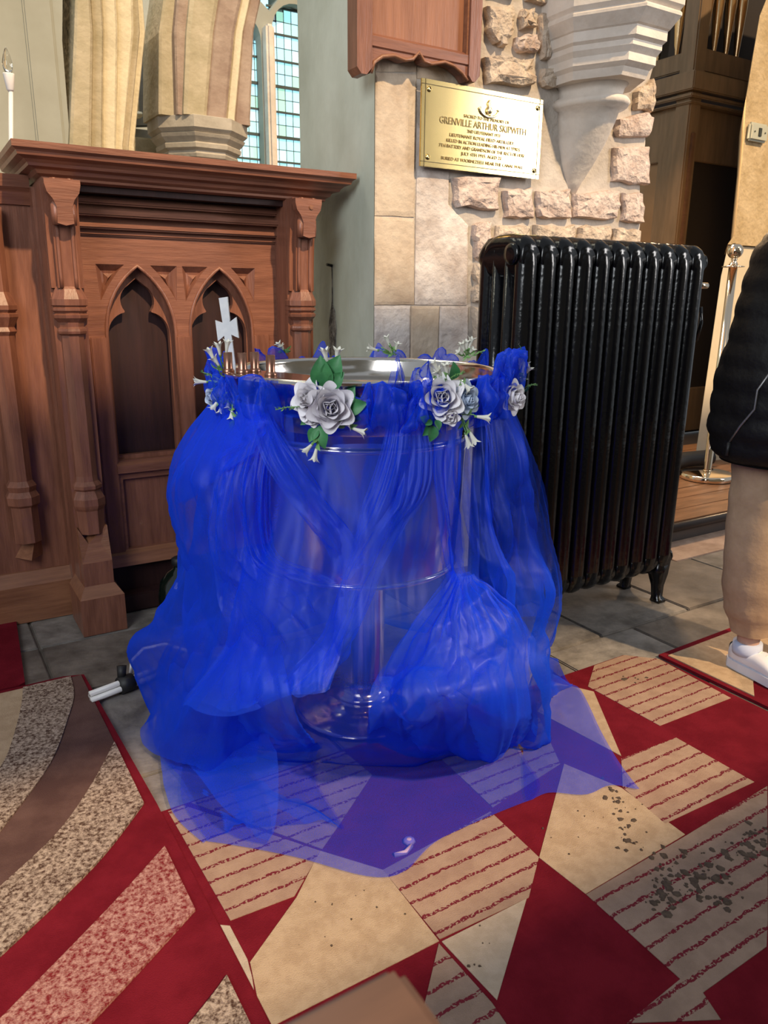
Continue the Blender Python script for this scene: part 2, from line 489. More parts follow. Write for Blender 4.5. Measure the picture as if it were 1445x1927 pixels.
rubble = [
 [(2.133, 2.348), (2.252, 2.379), (2.267, 2.287), (2.232, 2.228), (2.178, 2.23), (2.137, 2.277)],
 [(2.308, 2.368), (2.378, 2.385), (2.391, 2.323), (2.32, 2.306)],
 [(2.284, 2.263), (2.401, 2.303), (2.415, 2.234), (2.296, 2.211)],
 [(2.128, 2.175), (2.385, 2.202), (2.401, 2.104), (2.141, 2.075)],
 [(2.436, 2.182), (2.615, 2.196), (2.639, 2.129), (2.443, 2.104)],
 [(1.999, 1.719), (2.24, 1.738), (2.24, 1.609), (2.012, 1.606)],
 [(2.265, 1.694), (2.425, 1.711), (2.444, 1.584), (2.281, 1.582)],
 [(2.452, 1.701), (2.645, 1.721), (2.667, 1.596), (2.469, 1.592)],
 [(2.665, 1.71), (2.969, 1.738), (2.976, 1.607), (2.686, 1.597)],
 [(2.991, 1.726), (3.122, 1.742), (3.142, 1.595), (3.006, 1.609)],
 [(3.01, 2.166), (3.121, 2.229), (3.152, 2.158), (3.131, 2.091), (3.02, 2.093)],
 [(2.89, 2.041), (3.091, 2.089), (3.155, 2.068), (3.138, 1.978), (2.92, 1.963)],
 [(2.897, 1.915), (3.142, 1.954), (3.169, 1.772), (2.915, 1.773)],
 [(2.115, 1.542), (2.202, 1.565), (2.202, 1.404), (2.121, 1.403)],
 [(2.32, 2.47), (2.463, 2.48), (2.449, 2.416), (2.337, 2.403)],
 [(2.412, 2.374), (2.468, 2.385), (2.483, 2.222), (2.433, 2.215)],
 [(2.11, 2.50), (2.28, 2.50), (2.27, 2.405), (2.13, 2.40)],
 [(2.125, 1.39), (2.22, 1.39), (2.225, 1.23), (2.128, 1.225)],
 [(2.13, 1.21), (2.24, 1.21), (2.24, 1.02), (2.135, 1.02)],
 [(2.23, 1.55), (2.42, 1.56), (2.43, 1.42), (2.22, 1.42)],
 [(2.45, 1.56), (2.70, 1.57), (2.69, 1.43), (2.46, 1.42)],
 [(2.72, 1.57), (2.93, 1.58), (2.92, 1.44), (2.71, 1.43)],
 [(2.95, 1.57), (3.14, 1.57), (3.13, 1.42), (2.95, 1.43)],
]
for i, p in enumerate(rubble):
    stone(p, STONE_A if i in (2, 5, 6, 7, 8, 9, 11, 12, 13) else STONE_B, 0.036 if i not in (0, 3) else 0.045, pier)
ashlar = [
 ([(1.634, 2.44), (1.815, 2.46), (1.815, 2.08), (1.634, 2.056)], ASHLAR), ([(1.819, 2.46), (2.10, 2.46), (2.10, 2.06), (1.819, 2.06)], ASHLAR),
 ([(1.634, 2.052), (1.817, 2.072), (1.82, 1.557), (1.634, 1.553)], ASHLAR), ([(1.634, 1.548), (1.818, 1.552), (1.826, 1.216), (1.634, 1.214)], ASHLAR),
 ([(1.634, 1.209), (1.808, 1.210), (1.811, 0.9), (1.634, 0.9)], ASHLAR_W), ([(1.634, 0.895), (1.85, 0.895), (1.85, 0.45), (1.634, 0.45)], ASHLAR),
 ([(1.824, 1.9), (1.982, 1.9), (1.985, 1.615), (2.093, 1.538), (2.103, 1.214), (1.831, 1.216)], ASHLAR_W), ([(1.813, 1.210), (1.955, 1.210), (1.957, 0.93), (1.816, 0.93)], ASHLAR),
 ([(1.959, 1.210), (2.108, 1.210), (2.12, 0.93), (1.961, 0.93)], ASHLAR_W), ([(1.634, 0.445), (1.85, 0.445), (1.85, 0.0), (1.634, 0.0)], ASHLAR)]
for p, m in ashlar:
    stone(p, m, 0.008, pier, jit=0.0015, name='ashlar_block', bulge=0.35)

# carved half-octagon corbel on the pier
cb = MB()
CX = 2.685
def half_oct(r, z, y0=2.76):
    k = r * math.tan(math.pi / 8)
    return [(CX - r, y0, z), (CX - r, 2.75 - 0.172 * r / 0.23, z), (CX - k, 2.75 - 0.40 * r / 0.23, z), (CX + k, 2.75 - 0.40 * r / 0.23, z), (CX + r, 2.75 - 0.172 * r / 0.23, z), (CX + r, y0, z)]
prof = [(0.250, 2.75), (0.250, 2.36), (0.240, 2.345), (0.246, 2.335), (0.246, 2.325), (0.222, 2.285), (0.216, 2.28), (0.216, 2.245), (0.206, 2.235), (0.206, 2.215), (0.194, 2.195), (0.194, 2.165), (0.180, 2.150), (0.172, 2.12)]
cb.loft([half_oct(r, z) for r, z in prof], True, True)
corbel = struct(cb.build('trim_corbel', CARVED, pier))
cs = MB()
def half_round(rx, ry, z, n=18):
    return [(CX + rx * math.cos(math.pi + math.pi * i / n), 2.76 + ry * math.sin(math.pi + math.pi * i / n), z) for i in range(n + 1)]
cs.loft([half_round(*p) for p in ((0.165, 0.29, 2.14), (0.13, 0.24, 2.11), (0.125, 0.23, 2.08), (0.150, 0.26, 2.065), (0.158, 0.27, 2.05), (0.150, 0.26, 2.035), (0.125, 0.22, 2.025), (0.12, 0.20, 1.98), (0.105, 0.15, 1.90), (0.08, 0.09, 1.82), (0.045, 0.035, 1.75), (0.02, 0.012, 1.70))], True, True)
cs.build('corbel_shaft', CARVED, pier, True)

# ---- window wall far behind, with a two-light leaded window
def arch_pts(cx, hw, spring, rise, z0, n=12):
    pts = [(cx - hw, z0), (cx + hw, z0)]
    for i in range(n + 1):
        a = math.pi * i / n
        pts.append((cx + hw * math.cos(a), spring + rise * math.sin(a) ** 0.9))
    return pts
L1, L2 = (2.795, 0.205), (3.335, 0.232)
wall = MB().prism([(-4, 0), (6.5, 0), (6.5, 6), (-4, 6)], 'y', 7.0, 7.35,
                  holes=[arch_pts(L1[0], L1[1], 3.36, 0.22, 1.5)[::-1], arch_pts(L2[0], L2[1], 3.46, 0.26, 1.5)[::-1],
                         [(2.93, 3.74), (3.09, 3.62), (3.20, 3.76), (3.09, 4.0)][::-1]])
wb = struct(wall.build('wall_back', WHITEWALL))
win = bpy.data.objects.new('window_1', None)
COL.objects.link(win)
win.location = (3.06, 7.05, 1.5)
struct(win)
bars, came = MB(), MB()
pane_mesh = {}
def pane(x0, x1, z0, z1):
    w, h = round(x1 - x0 - 0.006, 4), round(z1 - z0 - 0.006, 4)
    if w < 0.006 or h < 0.006:
        return
    i = RNG.choice([0, 0, 0, 1, 1, 2, 2, 3])
    key = (w, h, i)
    if key not in pane_mesh:
        o = MB().box((-w / 2, -0.003, -h / 2), (w / 2, 0.003, h / 2)).build('pane', PANES[i], fix=False)
        pane_mesh[key] = o.data
    else:
        o = bpy.data.objects.new('pane', pane_mesh[key])
        COL.objects.link(o)
    o.parent = win
    o.location = Vector(((x0 + x1) / 2, 7.12, (z0 + z1) / 2)) - win.location
def light(cx, hw, spring, rise, cols, ncol_lo):
    def top(x):
        t = max(-1, min(1, (x - cx) / hw))
        return spring + rise * max(0.0, 1 - t * t) ** 0.45
    z0 = 2.02
    for a, b in cols:
        z = z0
        k = 0
        zt = min(top(a + 0.004), top(b - 0.004))
        while z < zt - 0.004:
            pane(a, b, z, min(z + 0.105, zt))
            z += 0.105
        came.box((a - 0.003, 7.115, 1.6), (a + 0.003, 7.13, zt))
    z = z0
    k = 0
    while z < spring + rise:
        if k % 2 == 0:
            bars.box((cx - hw, 7.10, z - 0.008 - 0.004 * (k in (6, 10))), (cx + hw, 7.125, z + 0.008 + 0.004 * (k in (6, 10))))
        else:
            came.box((cx - hw, 7.115, z - 0.003), (cx + hw, 7.13, z + 0.003))
        z += 0.105
        k += 1
light(L2[0], L2[1], 3.46, 0.26, [(3.104, 3.124)] + [(3.124 + 0.0735 * i, 3.124 + 0.0735 * (i + 1)) for i in range(6)], 0)
light(L1[0], L1[1], 3.36, 0.22, [(2.978, 3.0)] + [(2.978 - 0.0735 * (i + 1), 2.978 - 0.0735 * i) for i in range(5)], 0)
for i in range(2):
    for j in range(3):
        pane(2.98 + 0.075 * i, 3.055 + 0.075 * i, 3.68 + 0.1 * j, 3.78 + 0.1 * j)
bars.build('saddle_bars', LEAD, win)
came.build('lead_came', LEAD, win)
ml = MB().box((3.012, 6.90, 1.5), (3.090, 7.06, 3.5), 0.02)
ml.build('mullion', CARVED, win)

# arcade behind the stall
def strips(name, data, mats, depth, parent, zlow):
    for i, (v, q) in enumerate(data):
        (a, b, c, d, e, f) = q
        a, b = (a[0], max(a[1], zlow + 0.02)), (b[0], max(b[1], zlow + 0.02))
        rings = []
        for (p, r) in (((a[0], zlow), (b[0], zlow)), (a, b), (c, d), (e, f), ((e[0] + (e[0] - c[0]) * 1.5, e[1] + 0.5), (f[0] + (f[0] - d[0]) * 1.5, f[1] + 0.5))):
            w = r[0] - p[0]
            rings.append([(p[0] - 0.012, v + depth, p[1]), (p[0], v + 0.012, p[1]), (p[0] + 0.14 * w, v, p[1]), (r[0] - 0.14 * w, v, r[1]), (r[0], v + 0.012, r[1]), (r[0] + 0.03, v + depth, r[1])])
        MB().loft(rings, True, True).build(name, mats[i], parent)
archL = struct(MB().prism([(-0.5, 0), (0.93, 0), (0.97, 2.6), (1.10, 3.8), (-0.5, 3.8)], 'y', 5.05, 5.5).build('wall_left', WHITEWALL))
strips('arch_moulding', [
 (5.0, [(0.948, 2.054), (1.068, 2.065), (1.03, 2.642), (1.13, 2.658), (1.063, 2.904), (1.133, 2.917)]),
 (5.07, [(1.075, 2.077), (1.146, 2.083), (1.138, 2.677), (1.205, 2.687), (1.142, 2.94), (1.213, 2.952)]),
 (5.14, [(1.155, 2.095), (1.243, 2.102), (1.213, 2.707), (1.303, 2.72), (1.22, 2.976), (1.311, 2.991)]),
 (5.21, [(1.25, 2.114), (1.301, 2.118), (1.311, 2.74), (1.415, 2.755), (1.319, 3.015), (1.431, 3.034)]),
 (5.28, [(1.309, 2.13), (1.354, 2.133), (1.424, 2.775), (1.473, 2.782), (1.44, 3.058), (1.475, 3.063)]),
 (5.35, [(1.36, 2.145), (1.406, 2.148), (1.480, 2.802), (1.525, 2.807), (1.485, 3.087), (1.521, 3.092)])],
 [ARCH_TAN, ARCH_TAN, ARCH_LIT_CREAM, ARCH_LIT_CREAM, ARCH_TAN, ARCH_LIT_CREAM], 0.4, archL, 0.0)
# vertical edge of the splay left of the arch
MB().box((0.78, 5.03, 0.0), (0.93, 5.06, 3.8), 0.01).build('pilaster_strip', WHITEWALL, archL)
colm = struct(MB().loft([octo(1.945, 5.70, r, z) for r, z in ((0.25, 0.0), (0.25, 2.14), (0.262, 2.145), (0.27, 2.165), (0.262, 2.185), (0.29, 2.20), (0.295, 2.225), (0.285, 2.235), (0.315, 2.265), (0.325, 2.285), (0.312, 2.29), (0.325, 2.30), (0.342, 2.315), (0.342, 2.385), (0.330, 2.39))], True, True).build('trim_octagonal_column', CAPITAL))
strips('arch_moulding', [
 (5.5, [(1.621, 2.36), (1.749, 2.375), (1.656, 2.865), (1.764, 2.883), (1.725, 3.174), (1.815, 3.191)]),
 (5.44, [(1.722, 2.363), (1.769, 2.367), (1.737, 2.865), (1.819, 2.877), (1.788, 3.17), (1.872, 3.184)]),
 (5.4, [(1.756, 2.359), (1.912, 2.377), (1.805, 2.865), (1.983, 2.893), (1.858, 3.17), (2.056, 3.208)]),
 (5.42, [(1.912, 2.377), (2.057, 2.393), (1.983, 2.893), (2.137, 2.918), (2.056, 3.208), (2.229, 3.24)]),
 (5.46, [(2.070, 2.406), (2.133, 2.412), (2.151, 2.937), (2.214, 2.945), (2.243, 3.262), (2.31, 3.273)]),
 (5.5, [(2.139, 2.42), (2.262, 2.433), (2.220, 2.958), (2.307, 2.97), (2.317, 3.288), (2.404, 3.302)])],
 [ARCH_TAN, ARCH_RED, ARCH_TAN, ARCH_RED, ARCH_LIT_CREAM, ARCH_RED], 0.35, colm, 2.385)
# grey monument slab in the aisle, a ledge and a small pale figure in front of it
mo = MB().prism([(1.50, 2.43), (2.05, 2.50), (1.98, 2.62), (1.68, 3.16), (1.60, 3.10)], 'y', 6.3, 6.4)
mo.box((1.50, 6.28, 1.3), (2.05, 6.4, 2.425))
tag(mo.build('wall_monument', GREYSTONE), 'dark grey stone monument between the left arch and the octagonal column', 'monument')
fg = MB().lathe([(0.0, 2.52), (0.028, 2.53), (0.03, 2.60), (0.022, 2.66), (0.035, 2.70), (0.03, 2.76), (0.014, 2.78), (0.024, 2.81), (0.026, 2.84), (0.0, 2.865)], (1.66, 6.22, 0.0), 12)
fg.box((1.62, 6.18, 2.49), (1.70, 6.29, 2.525), 0.005)
tag(fg.build('statuette', ARCH_LIT_CREAM, None, True, origin=(1.66, 6.24, 2.49)), 'small pale statuette on a bracket against the grey monument', 'statuette')
MB().box((1.45, 6.05, 0.0), (2.2, 6.3, 2.33), 0.01).build('ledge_wall', ARCH_TAN, colm)

# right jamb of the chancel opening: tan stone above, cream plaster below
jm = MB().prism([(4.76, 0.1), (6.5, 0.1), (6.5, 1.59), (4.835, 1.60), (4.80, 1.4)], 'y', 3.45, 4.2)
def splay(mb):
    mb.v = [(x + max(0.0, y - 3.50) * 1.5, y, z) for x, y, z in mb.v]
splay(jm)
jamb = struct(jm.build('wall_right', CREAM))
js = MB().prism([(4.80, 1.605), (6.5, 1.605), (6.5, 3.8), (4.99, 3.8), (4.90, 3.1), (4.835, 2.96), (4.815, 2.62), (4.80, 2.5), (4.835, 2.2), (4.85, 1.9), (4.862, 1.67)], 'y', 3.43, 4.2)
splay(js)
js.build('stone_jamb', JAMB, jamb)
sw = thing('wall_switch', 'pale grey two-screw wall switch on the tan stone jamb', 'switch', (4.94, 3.41, 2.30))
MB().box((4.845, 3.395, 2.245), (5.035, 3.43, 2.355), 0.012).build('switch_plate', GREY_PLASTIC, sw)
MB().box((4.925, 3.389, 2.275), (4.955, 3.398, 2.325), 0.002).build('rocker', SWITCH_DARK, sw)
for x in (4.885, 4.995):
    MB().lathe([(0.005, 3.391), (0.005, 3.397)], (x, 0, 2.30), 8, 'y').build('screw', SWITCH_DARK, sw)

# raised chancel platform with a dark nosing, boards running with the step
pf = struct(MB().box((3.16, 2.50, 0.0), (6.4, 7.0, 0.085)).build('floor_platform', DARK_NOSE))
for i in range(9):
    y0 = 2.53 + i * 0.16
    MB().box((3.17, y0 + 0.002, 0.08), (6.4, y0 + 0.157, 0.10), 0.002).build('floorboard', WOOD_FLOOR, pf)
ns = MB().tube([(3.16, 2.495, 0.082), (6.4, 2.495, 0.082)], 0.024, 10)
ns.build('nosing', DARK_NOSE, pf, True)
MB().box((3.10, 2.28, -0.012), (5.6, 2.50, 0.004), 0.003).build('threshold_stone', mat('threshold_warm_light', (0.30, 0.20, 0.15), 0.55, col2=(0.46, 0.33, 0.26), scale=8, bump=0.4, bscale=26), floor)  # warm light on this stretch of floor put into the stone's colour

# unseen wall behind the photographer, opening added to shape the sun patch
rw = MB().prism([(-5, 0), (7, 0), (7, 7), (-5, 7)], 'y', -3.2, -3.0, holes=[[(-0.9, 3.99), (-0.9, 5.15), (3.3, 5.15), (3.3, 3.99)]])
struct(rw.build('wall_rear_gobo', WHITEWALL))

# ================================================================== CHOIR STALL
stall = thing('choir_stall', 'carved oak choir stall front with two gothic arches and a moulded desk top', 'stall', (0.947, 3.05, 0.0))
def lancet(cx, hw, z0, spring, apex, n=9):
    """pointed arch outline, counter-clockwise from lower left"""
    R = (hw * hw + (apex - spring) ** 2) / (2 * hw)
    pts = [(cx - hw, z0), (cx + hw, z0)]
    a1 = math.asin(min(1, (apex - spring) / R))
    for i in range(n):
        a = a1 * i / n
        pts.append((cx + hw - R + R * math.cos(a), spring + R * math.sin(a)))
    pts.append((cx, apex))
    for i in range(n - 1, -1, -1):
        a = a1 * i / n
        pts.append((cx - hw + R - R * math.cos(a), spring + R * math.sin(a)))
    return pts
def trefoil(cx, hw, z0, spring, apex):
    """lancet with two cusps"""
    pts = [(cx - hw, z0), (cx + hw, z0), (cx + hw, spring)]
    def arc(c, r, a0, a1, n):
        return [(c[0] + r * math.cos(math.radians(a0 + (a1 - a0) * i / n)), c[1] + r * math.sin(math.radians(a0 + (a1 - a0) * i / n))) for i in range(n + 1)]
    right = arc((cx + hw * 0.30, spring), hw * 0.70, 0, 78, 7) + arc((cx, apex - 0.112), hw * 0.55, -38, 60, 8)
    pts += right
    pts.append((cx, apex - 0.03))
    pts += [(2 * cx - x, z) for x, z in right[::-1]]
    pts.append((cx - hw, spring))
    return pts
LC = (0.779, 1.099)
# frame board with arch openings and spandrel sinkings
sp = []
for c in LC:
    for s in (-1, 1):
        e = [(c + s * 0.150, 1.352), (c + s * 0.048, 1.352), (c + s * 0.075, 1.325), (c + s * 0.115, 1.27), (c + s * 0.142, 1.222)]
        sp.append(e if s < 0 else e[::-1])
fr = MB().prism([(0.50, 0.20), (1.40, 0.20), (1.40, 1.62), (0.50, 1.62)], 'y', 3.05, 3.085,
                holes=[lancet(c, 0.128, 0.615, 1.10, 1.345)[::-1] for c in LC] + sp + [[(c - 0.118, 0.25), (c - 0.118, 0.54), (c + 0.118, 0.54), (c + 0.118, 0.25)] for c in LC])
fr.build('arcade_board', WOOD_H, stall)
ir = MB().prism([(0.51, 0.58), (1.39, 0.58), (1.39, 1.40), (0.51, 1.40)], 'y', 3.086, 3.115,
                holes=[trefoil(c, 0.116, 0.63, 1.10, 1.335)[::-1] for c in LC])
ir.build('cusped_tracery', WOOD_V, stall)
for c in LC:
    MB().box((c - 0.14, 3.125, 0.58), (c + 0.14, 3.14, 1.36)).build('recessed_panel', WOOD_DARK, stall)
    MB().tube([(p[0], 3.052, p[1]) for p in lancet(c, 0.131, 0.63, 1.10, 1.349)[1:-1] + [(c - 0.131, 1.10), (c - 0.131, 0.63)]], 0.0075, 6).build('arch_bead', WOOD_V, stall, True)
    MB().box((c - 0.118, 3.07, 0.25), (c + 0.118, 3.085, 0.54)).build('lower_panel', WOOD_V, stall)
    for s in (-1, 1):
        # chamfered sinking in each spandrel
        q = [(c + s * 0.150, 1.352), (c + s * 0.048, 1.352), (c + s * 0.075, 1.325), (c + s * 0.115, 1.27), (c + s * 0.142, 1.222)]
        ce = (sum(p[0] for p in q) / 5, sum(p[1] for p in q) / 5)
        MB().loft([[(p[0], 3.051, p[1]) for p in q], [(ce[0] + (p[0] - ce[0]) * 0.55, 3.072, ce[1] + (p[1] - ce[1]) * 0.55) for p in q], [(ce[0] + (p[0] - ce[0]) * 0.35, 3.074, ce[1] + (p[1] - ce[1]) * 0.35) for p in q], [(ce[0], 3.062, ce[1])] * 5], True, False).build('spandrel_sinking', WOOD_V, stall)
# stiles in front of the board
for a, b in ((0.585, 0.648), (0.908, 0.970), (1.230, 1.30)):
    MB().box((a, 3.040, 0.24), (b, 3.055, 1.09), 0.004).build('stile', WOOD_V, stall)
MB().prism([(3.052, 0.565), (3.052, 0.612), (3.030, 0.600), (3.030, 0.568)], 'x', 0.64, 1.24).build('sill_rail', WOOD_H, stall)
MB().prism([(3.052, 0.20), (3.052, 0.25), (3.03, 0.235), (3.015, 0.19)], 'x', 0.58, 1.32).build('bottom_rail', WOOD_LIGHT, stall)
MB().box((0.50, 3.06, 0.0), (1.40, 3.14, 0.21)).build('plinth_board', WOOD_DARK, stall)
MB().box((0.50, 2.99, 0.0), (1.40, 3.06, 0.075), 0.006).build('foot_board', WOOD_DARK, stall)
# beads under the desk top
for z, d, h in ((1.566, 0.030, 0.024), (1.525, 0.042, 0.022), (1.482, 0.026, 0.020), (1.455, 0.012, 0.012)):
    MB().box((0.555, 3.05 - d, z - h / 2), (1.385, 3.055, z + h / 2), 0.006).build('cornice_bead', WOOD_H, stall)
# moulded desk top that oversails the brackets and returns at the left end
prof = [(0.00, 1.712), (0.0, 1.692), (0.012, 1.684), (0.016, 1.672), (0.036, 1.664), (0.046, 1.655), (0.050, 1.646), (0.072, 1.640), (0.078, 1.628), (0.092, 1.620), (0.092, 1.612), (0.110, 1.606)]
rings = []
for d, z in prof:
    x0, x1, y0 = 0.365 + d, 1.604 - d, 2.838 + d
    rings.append([(x0, y0, z), (x1, y0, z), (x1, 3.30, z), (x0, 3.30, z)])
MB().loft(rings, True, True).build('desk_top', WOOD_H, stall)
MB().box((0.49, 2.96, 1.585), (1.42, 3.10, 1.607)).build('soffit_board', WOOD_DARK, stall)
# lower capping that runs on to the left
MB().prism([(3.085, 1.640), (3.30, 1.640), (3.30, 1.545), (3.120, 1.545), (3.115, 1.56), (3.105, 1.585), (3.09, 1.60)], 'x', -0.9, 0.44).build('side_capping', WOOD_H, stall)

def pillar(cx, y_back, name='buttress', bracket=True):
    p = bpy.data.objects.new(name, None)
    COL.objects.link(p)
    p.parent = stall
    p.location = (cx - stall.location.x, 2.94 - stall.location.y, 0)
    yc = 2.935
    MB().box((cx - 0.056, yc, 0.16), (cx + 0.056, y_back, 1.605)).build('backing_post', WOOD_V, p)
    # octagonal shaft with capital and base
    MB().loft([octo(cx, yc, r, z) for r, z in ((0.050, 0.38), (0.052, 0.47), (0.057, 0.480), (0.060, 0.49), (0.060, 0.515), (0.050, 0.535), (0.046, 0.545), (0.054, 0.553), (0.054, 0.565), (0.042, 0.58), (0.0395, 0.60), (0.0395, 1.105), (0.05, 1.112), (0.052, 1.12), (0.05, 1.128), (0.043, 1.135), (0.045, 1.15), (0.06, 1.165), (0.062, 1.175), (0.052, 1.182), (0.062, 1.19), (0.062, 1.198), (0.055, 1.203), (0.063, 1.208), (0.063, 1.228), (0.048, 1.262), (0.042, 1.27))], True, True).build('shaft', WOOD_V, p)
    # plinth: block, weathering, pyramid stop
    MB().box((cx - 0.080, 2.838, 0.0), (cx + 0.080, 3.06, 0.145)).build('plinth_block', WOOD_V, p)
    MB().loft([[(cx - 0.080, 2.838, 0.145), (cx + 0.080, 2.838, 0.145), (cx + 0.080, 3.06, 0.145), (cx - 0.080, 3.06, 0.145)],
               [(cx - 0.055, 2.873, 0.185), (cx + 0.055, 2.873, 0.185), (cx + 0.055, 3.06, 0.185), (cx - 0.055, 3.06, 0.185)]], True, True).build('plinth_weathering', WOOD_LIGHT, p)
    MB().box((cx - 0.053, 2.873, 0.18), (cx + 0.053, 3.06, 0.275)).build('pedestal', WOOD_V, p)
    st = MB()
    y0, y1 = 2.873, 2.897
    st.add([(cx - 0.053, y0, 0.275), (cx + 0.053, y0, 0.275), (cx + 0.053, y0 + 0.035, 0.405), (cx + 0.022, y1, 0.345), (cx - 0.022, y1, 0.345), (cx - 0.053, y0 + 0.035, 0.405),
            (cx - 0.053, 3.06, 0.275), (cx + 0.053, 3.06, 0.275), (cx + 0.053, 3.06, 0.405), (cx - 0.053, 3.06, 0.405)],
           [(0, 1, 2, 3, 4, 5), (1, 7, 8, 2), (6, 0, 5, 9), (5, 4, 3, 2, 8, 9)])
    st.build('weathering_stop', WOOD_LIGHT, p)
    # curved bracket up to the desk top
    outer, inner = [], []
    for i in range(11):
        t = i / 10
        z = 1.265 + 0.345 * t
        outer.append((2.898 - 0.012 * t - 0.034 * t ** 3, z))
    side = outer + [(y_back, 1.61), (y_back, 1.265)]
    MB().prism(side, 'x', cx - 0.036, cx + 0.036).build('bracket_core', WOOD_V, p)
    for s in (-1, 1):
        MB().prism([(a + 0.022, b) for a, b in outer] + [(y_back, 1.61), (y_back, 1.265)], 'x', cx + s * 0.036, cx + s * 0.054).build('bracket_cheek', WOOD_V, p)
        MB().tube([(cx + s * 0.024, a - 0.002, b) for a, b in outer], 0.006, 6).build('bracket_roll', WOOD_V, p, True)
    # shield shaped face plate with the carved tongue
    pl = [(cx - 0.056, 1.606), (cx + 0.056, 1.606), (cx + 0.056, 1.590), (cx + 0.050, 1.565), (cx + 0.034, 1.545), (cx + 0.024, 1.52), (cx + 0.026, 1.47), (cx, 1.463), (cx - 0.026, 1.47), (cx - 0.024, 1.52), (cx - 0.034, 1.545), (cx - 0.050, 1.565), (cx - 0.056, 1.590)]
    MB().prism(pl[::-1], 'y', 2.842, 2.875).build('face_plate', WOOD_H, p)
    MB().lathe([(0.017, 1.466), (0.019, 1.50), (0.018, 1.53), (0.0, 1.548)], (cx - 0.022, 2.866, 0), 10).build('carved_tongue', WOOD_V, p, True)
    MB().lathe([(0.017, 1.466), (0.019, 1.50), (0.018, 1.53), (0.0, 1.548)], (cx + 0.022, 2.866, 0), 10).build('carved_tongue', WOOD_V, p, True)
    return p
pillar(0.505, 3.10)
pr_ = pillar(1.395, 3.10)
MB().lathe([(0.008, 2.838), (0.009, 2.843)], (1.405, 0, 1.575), 10, 'y').build('peg', WOOD_LIGHT, pr_)
# left bay: plain board, its own half shaft, plinth
MB().box((-0.9, 3.13, 0.17), (0.455, 3.17, 1.55)).build('side_board', WOOD_V, stall)
MB().box((0.44, 3.058, 0.0), (0.505, 3.17, 1.60)).build('corner_post', WOOD_V, stall)
MB().prism([(3.135, 0.0), (3.135, 0.20), (3.118, 0.20), (3.09, 0.15), (3.09, 0.0)], 'x', -0.9, 0.475).build('side_plinth', WOOD_LIGHT, stall)
hs = MB().loft([octo(0.30, 3.10, r, z) for r, z in ((0.05, 0.33), (0.05, 0.47), (0.06, 0.48), (0.062, 0.51), (0.05, 0.53), (0.055, 0.55), (0.042, 0.57), (0.040, 1.10), (0.05, 1.115), (0.042, 1.13), (0.06, 1.165), (0.06, 1.175), (0.05, 1.18), (0.06, 1.19), (0.06, 1.205), (0.04, 1.25), (0.04, 1.53))], True, True)
hs.build('side_shaft', WOOD_V, stall)
MB().add([(0.25, 3.13, 0.26), (0.35, 3.13, 0.26), (0.35, 3.13, 0.42), (0.30, 3.06, 0.26)], [(0, 1, 3), (0, 3, 2), (1, 2, 3), (0, 2, 1)]).build('side_stop', WOOD_LIGHT, stall)
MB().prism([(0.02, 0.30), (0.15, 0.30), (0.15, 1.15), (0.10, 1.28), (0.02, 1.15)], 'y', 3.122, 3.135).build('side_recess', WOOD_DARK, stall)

# electric candle lamp behind the stall
lamp = thing('candle_lamp', 'white electric candle lamp with clear bulb on a thin pole behind the stall', 'lamp', (0.44, 3.42, 1.3))
MB().tube([(0.418, 3.42, 1.3), (0.426, 3.42, 1.67), (0.458, 3.41, 1.975)], 0.008, 8).build('pole', WHITE_PLASTIC, lamp, True)
MB().lathe([(0.009, 1.965), (0.013, 1.97), (0.020, 2.02), (0.020, 2.024), (0.012, 2.024)], (0.456, 3.41, 0), 14).build('lamp_holder', WHITE_PLASTIC, lamp, True)
BULB = bpy.data.materials.new('clear_bulb'); BULB.use_nodes = True
bp_ = BULB.node_tree.nodes['Principled BSDF']
bp_.inputs['Transmission Weight'].default_value = 1.0; bp_.inputs['Roughness'].default_value = 0.03; bp_.inputs['Base Color'].default_value = (0.95, 0.95, 0.92, 1)
MB().lathe([(0.011, 2.024), (0.017, 2.045), (0.018, 2.06), (0.012, 2.085), (0.004, 2.105), (0.0, 2.11)], (0.456, 3.41, 0), 14).build('bulb', BULB, lamp, True)

# ================================================================== NOTICE BOARD ON THE PIER
board = thing('hanging_board', 'brown oak framed board with an ogee apron hung on the stone pier', 'board', (1.786, 2.70, 2.0))
MB().box((1.585, 2.705, 2.15), (2.02, 2.735, 2.75)).build('board_panel', WOOD_BOARD, board)
for x0, x1, zb in ((1.512, 1.575, 2.02), (2.012, 2.066, 2.06)):
    MB().prism([(x0, 2.78), (x0, zb + 0.02), (x0 + 0.018, zb), (x1 - 0.022, zb), (x1, zb + 0.025), (x1, 2.78)], 'y', 2.672, 2.742).build('frame_stile', WOOD_V, board)
    MB().box((x1 - 0.004 if x0 < 1.8 else x0 - 0.008, 2.682, 2.13), (x1 + 0.008 if x0 < 1.8 else x0 + 0.004, 2.712, 2.78)).build('stile_moulding', WOOD_LIGHT, board)
MB().prism([(2.742, 2.125), (2.742, 2.165), (2.70, 2.165), (2.676, 2.15), (2.676, 2.118), (2.69, 2.108)], 'x', 1.57, 2.015).build('bottom_rail', WOOD_H, board)
ap = [(1.575, 2.115), (1.575, 2.03), (1.588, 2.066), (1.622, 2.089), (1.674, 2.100), (1.721, 2.092), (1.756, 2.100), (1.782, 2.128), (1.806, 2.100), (1.84, 2.096), (1.901, 2.112), (1.945, 2.105), (1.988, 2.085), (2.012, 2.062), (2.012, 2.135), (1.80, 2.13)]
MB().prism(ap, 'y', 2.682, 2.735).build('ogee_apron', WOOD_H, board)
MB().tube([(p[0], 2.680, p[1]) for p in ap[1:14]], 0.007, 6).build('apron_bead', WOOD_LIGHT, board, True)

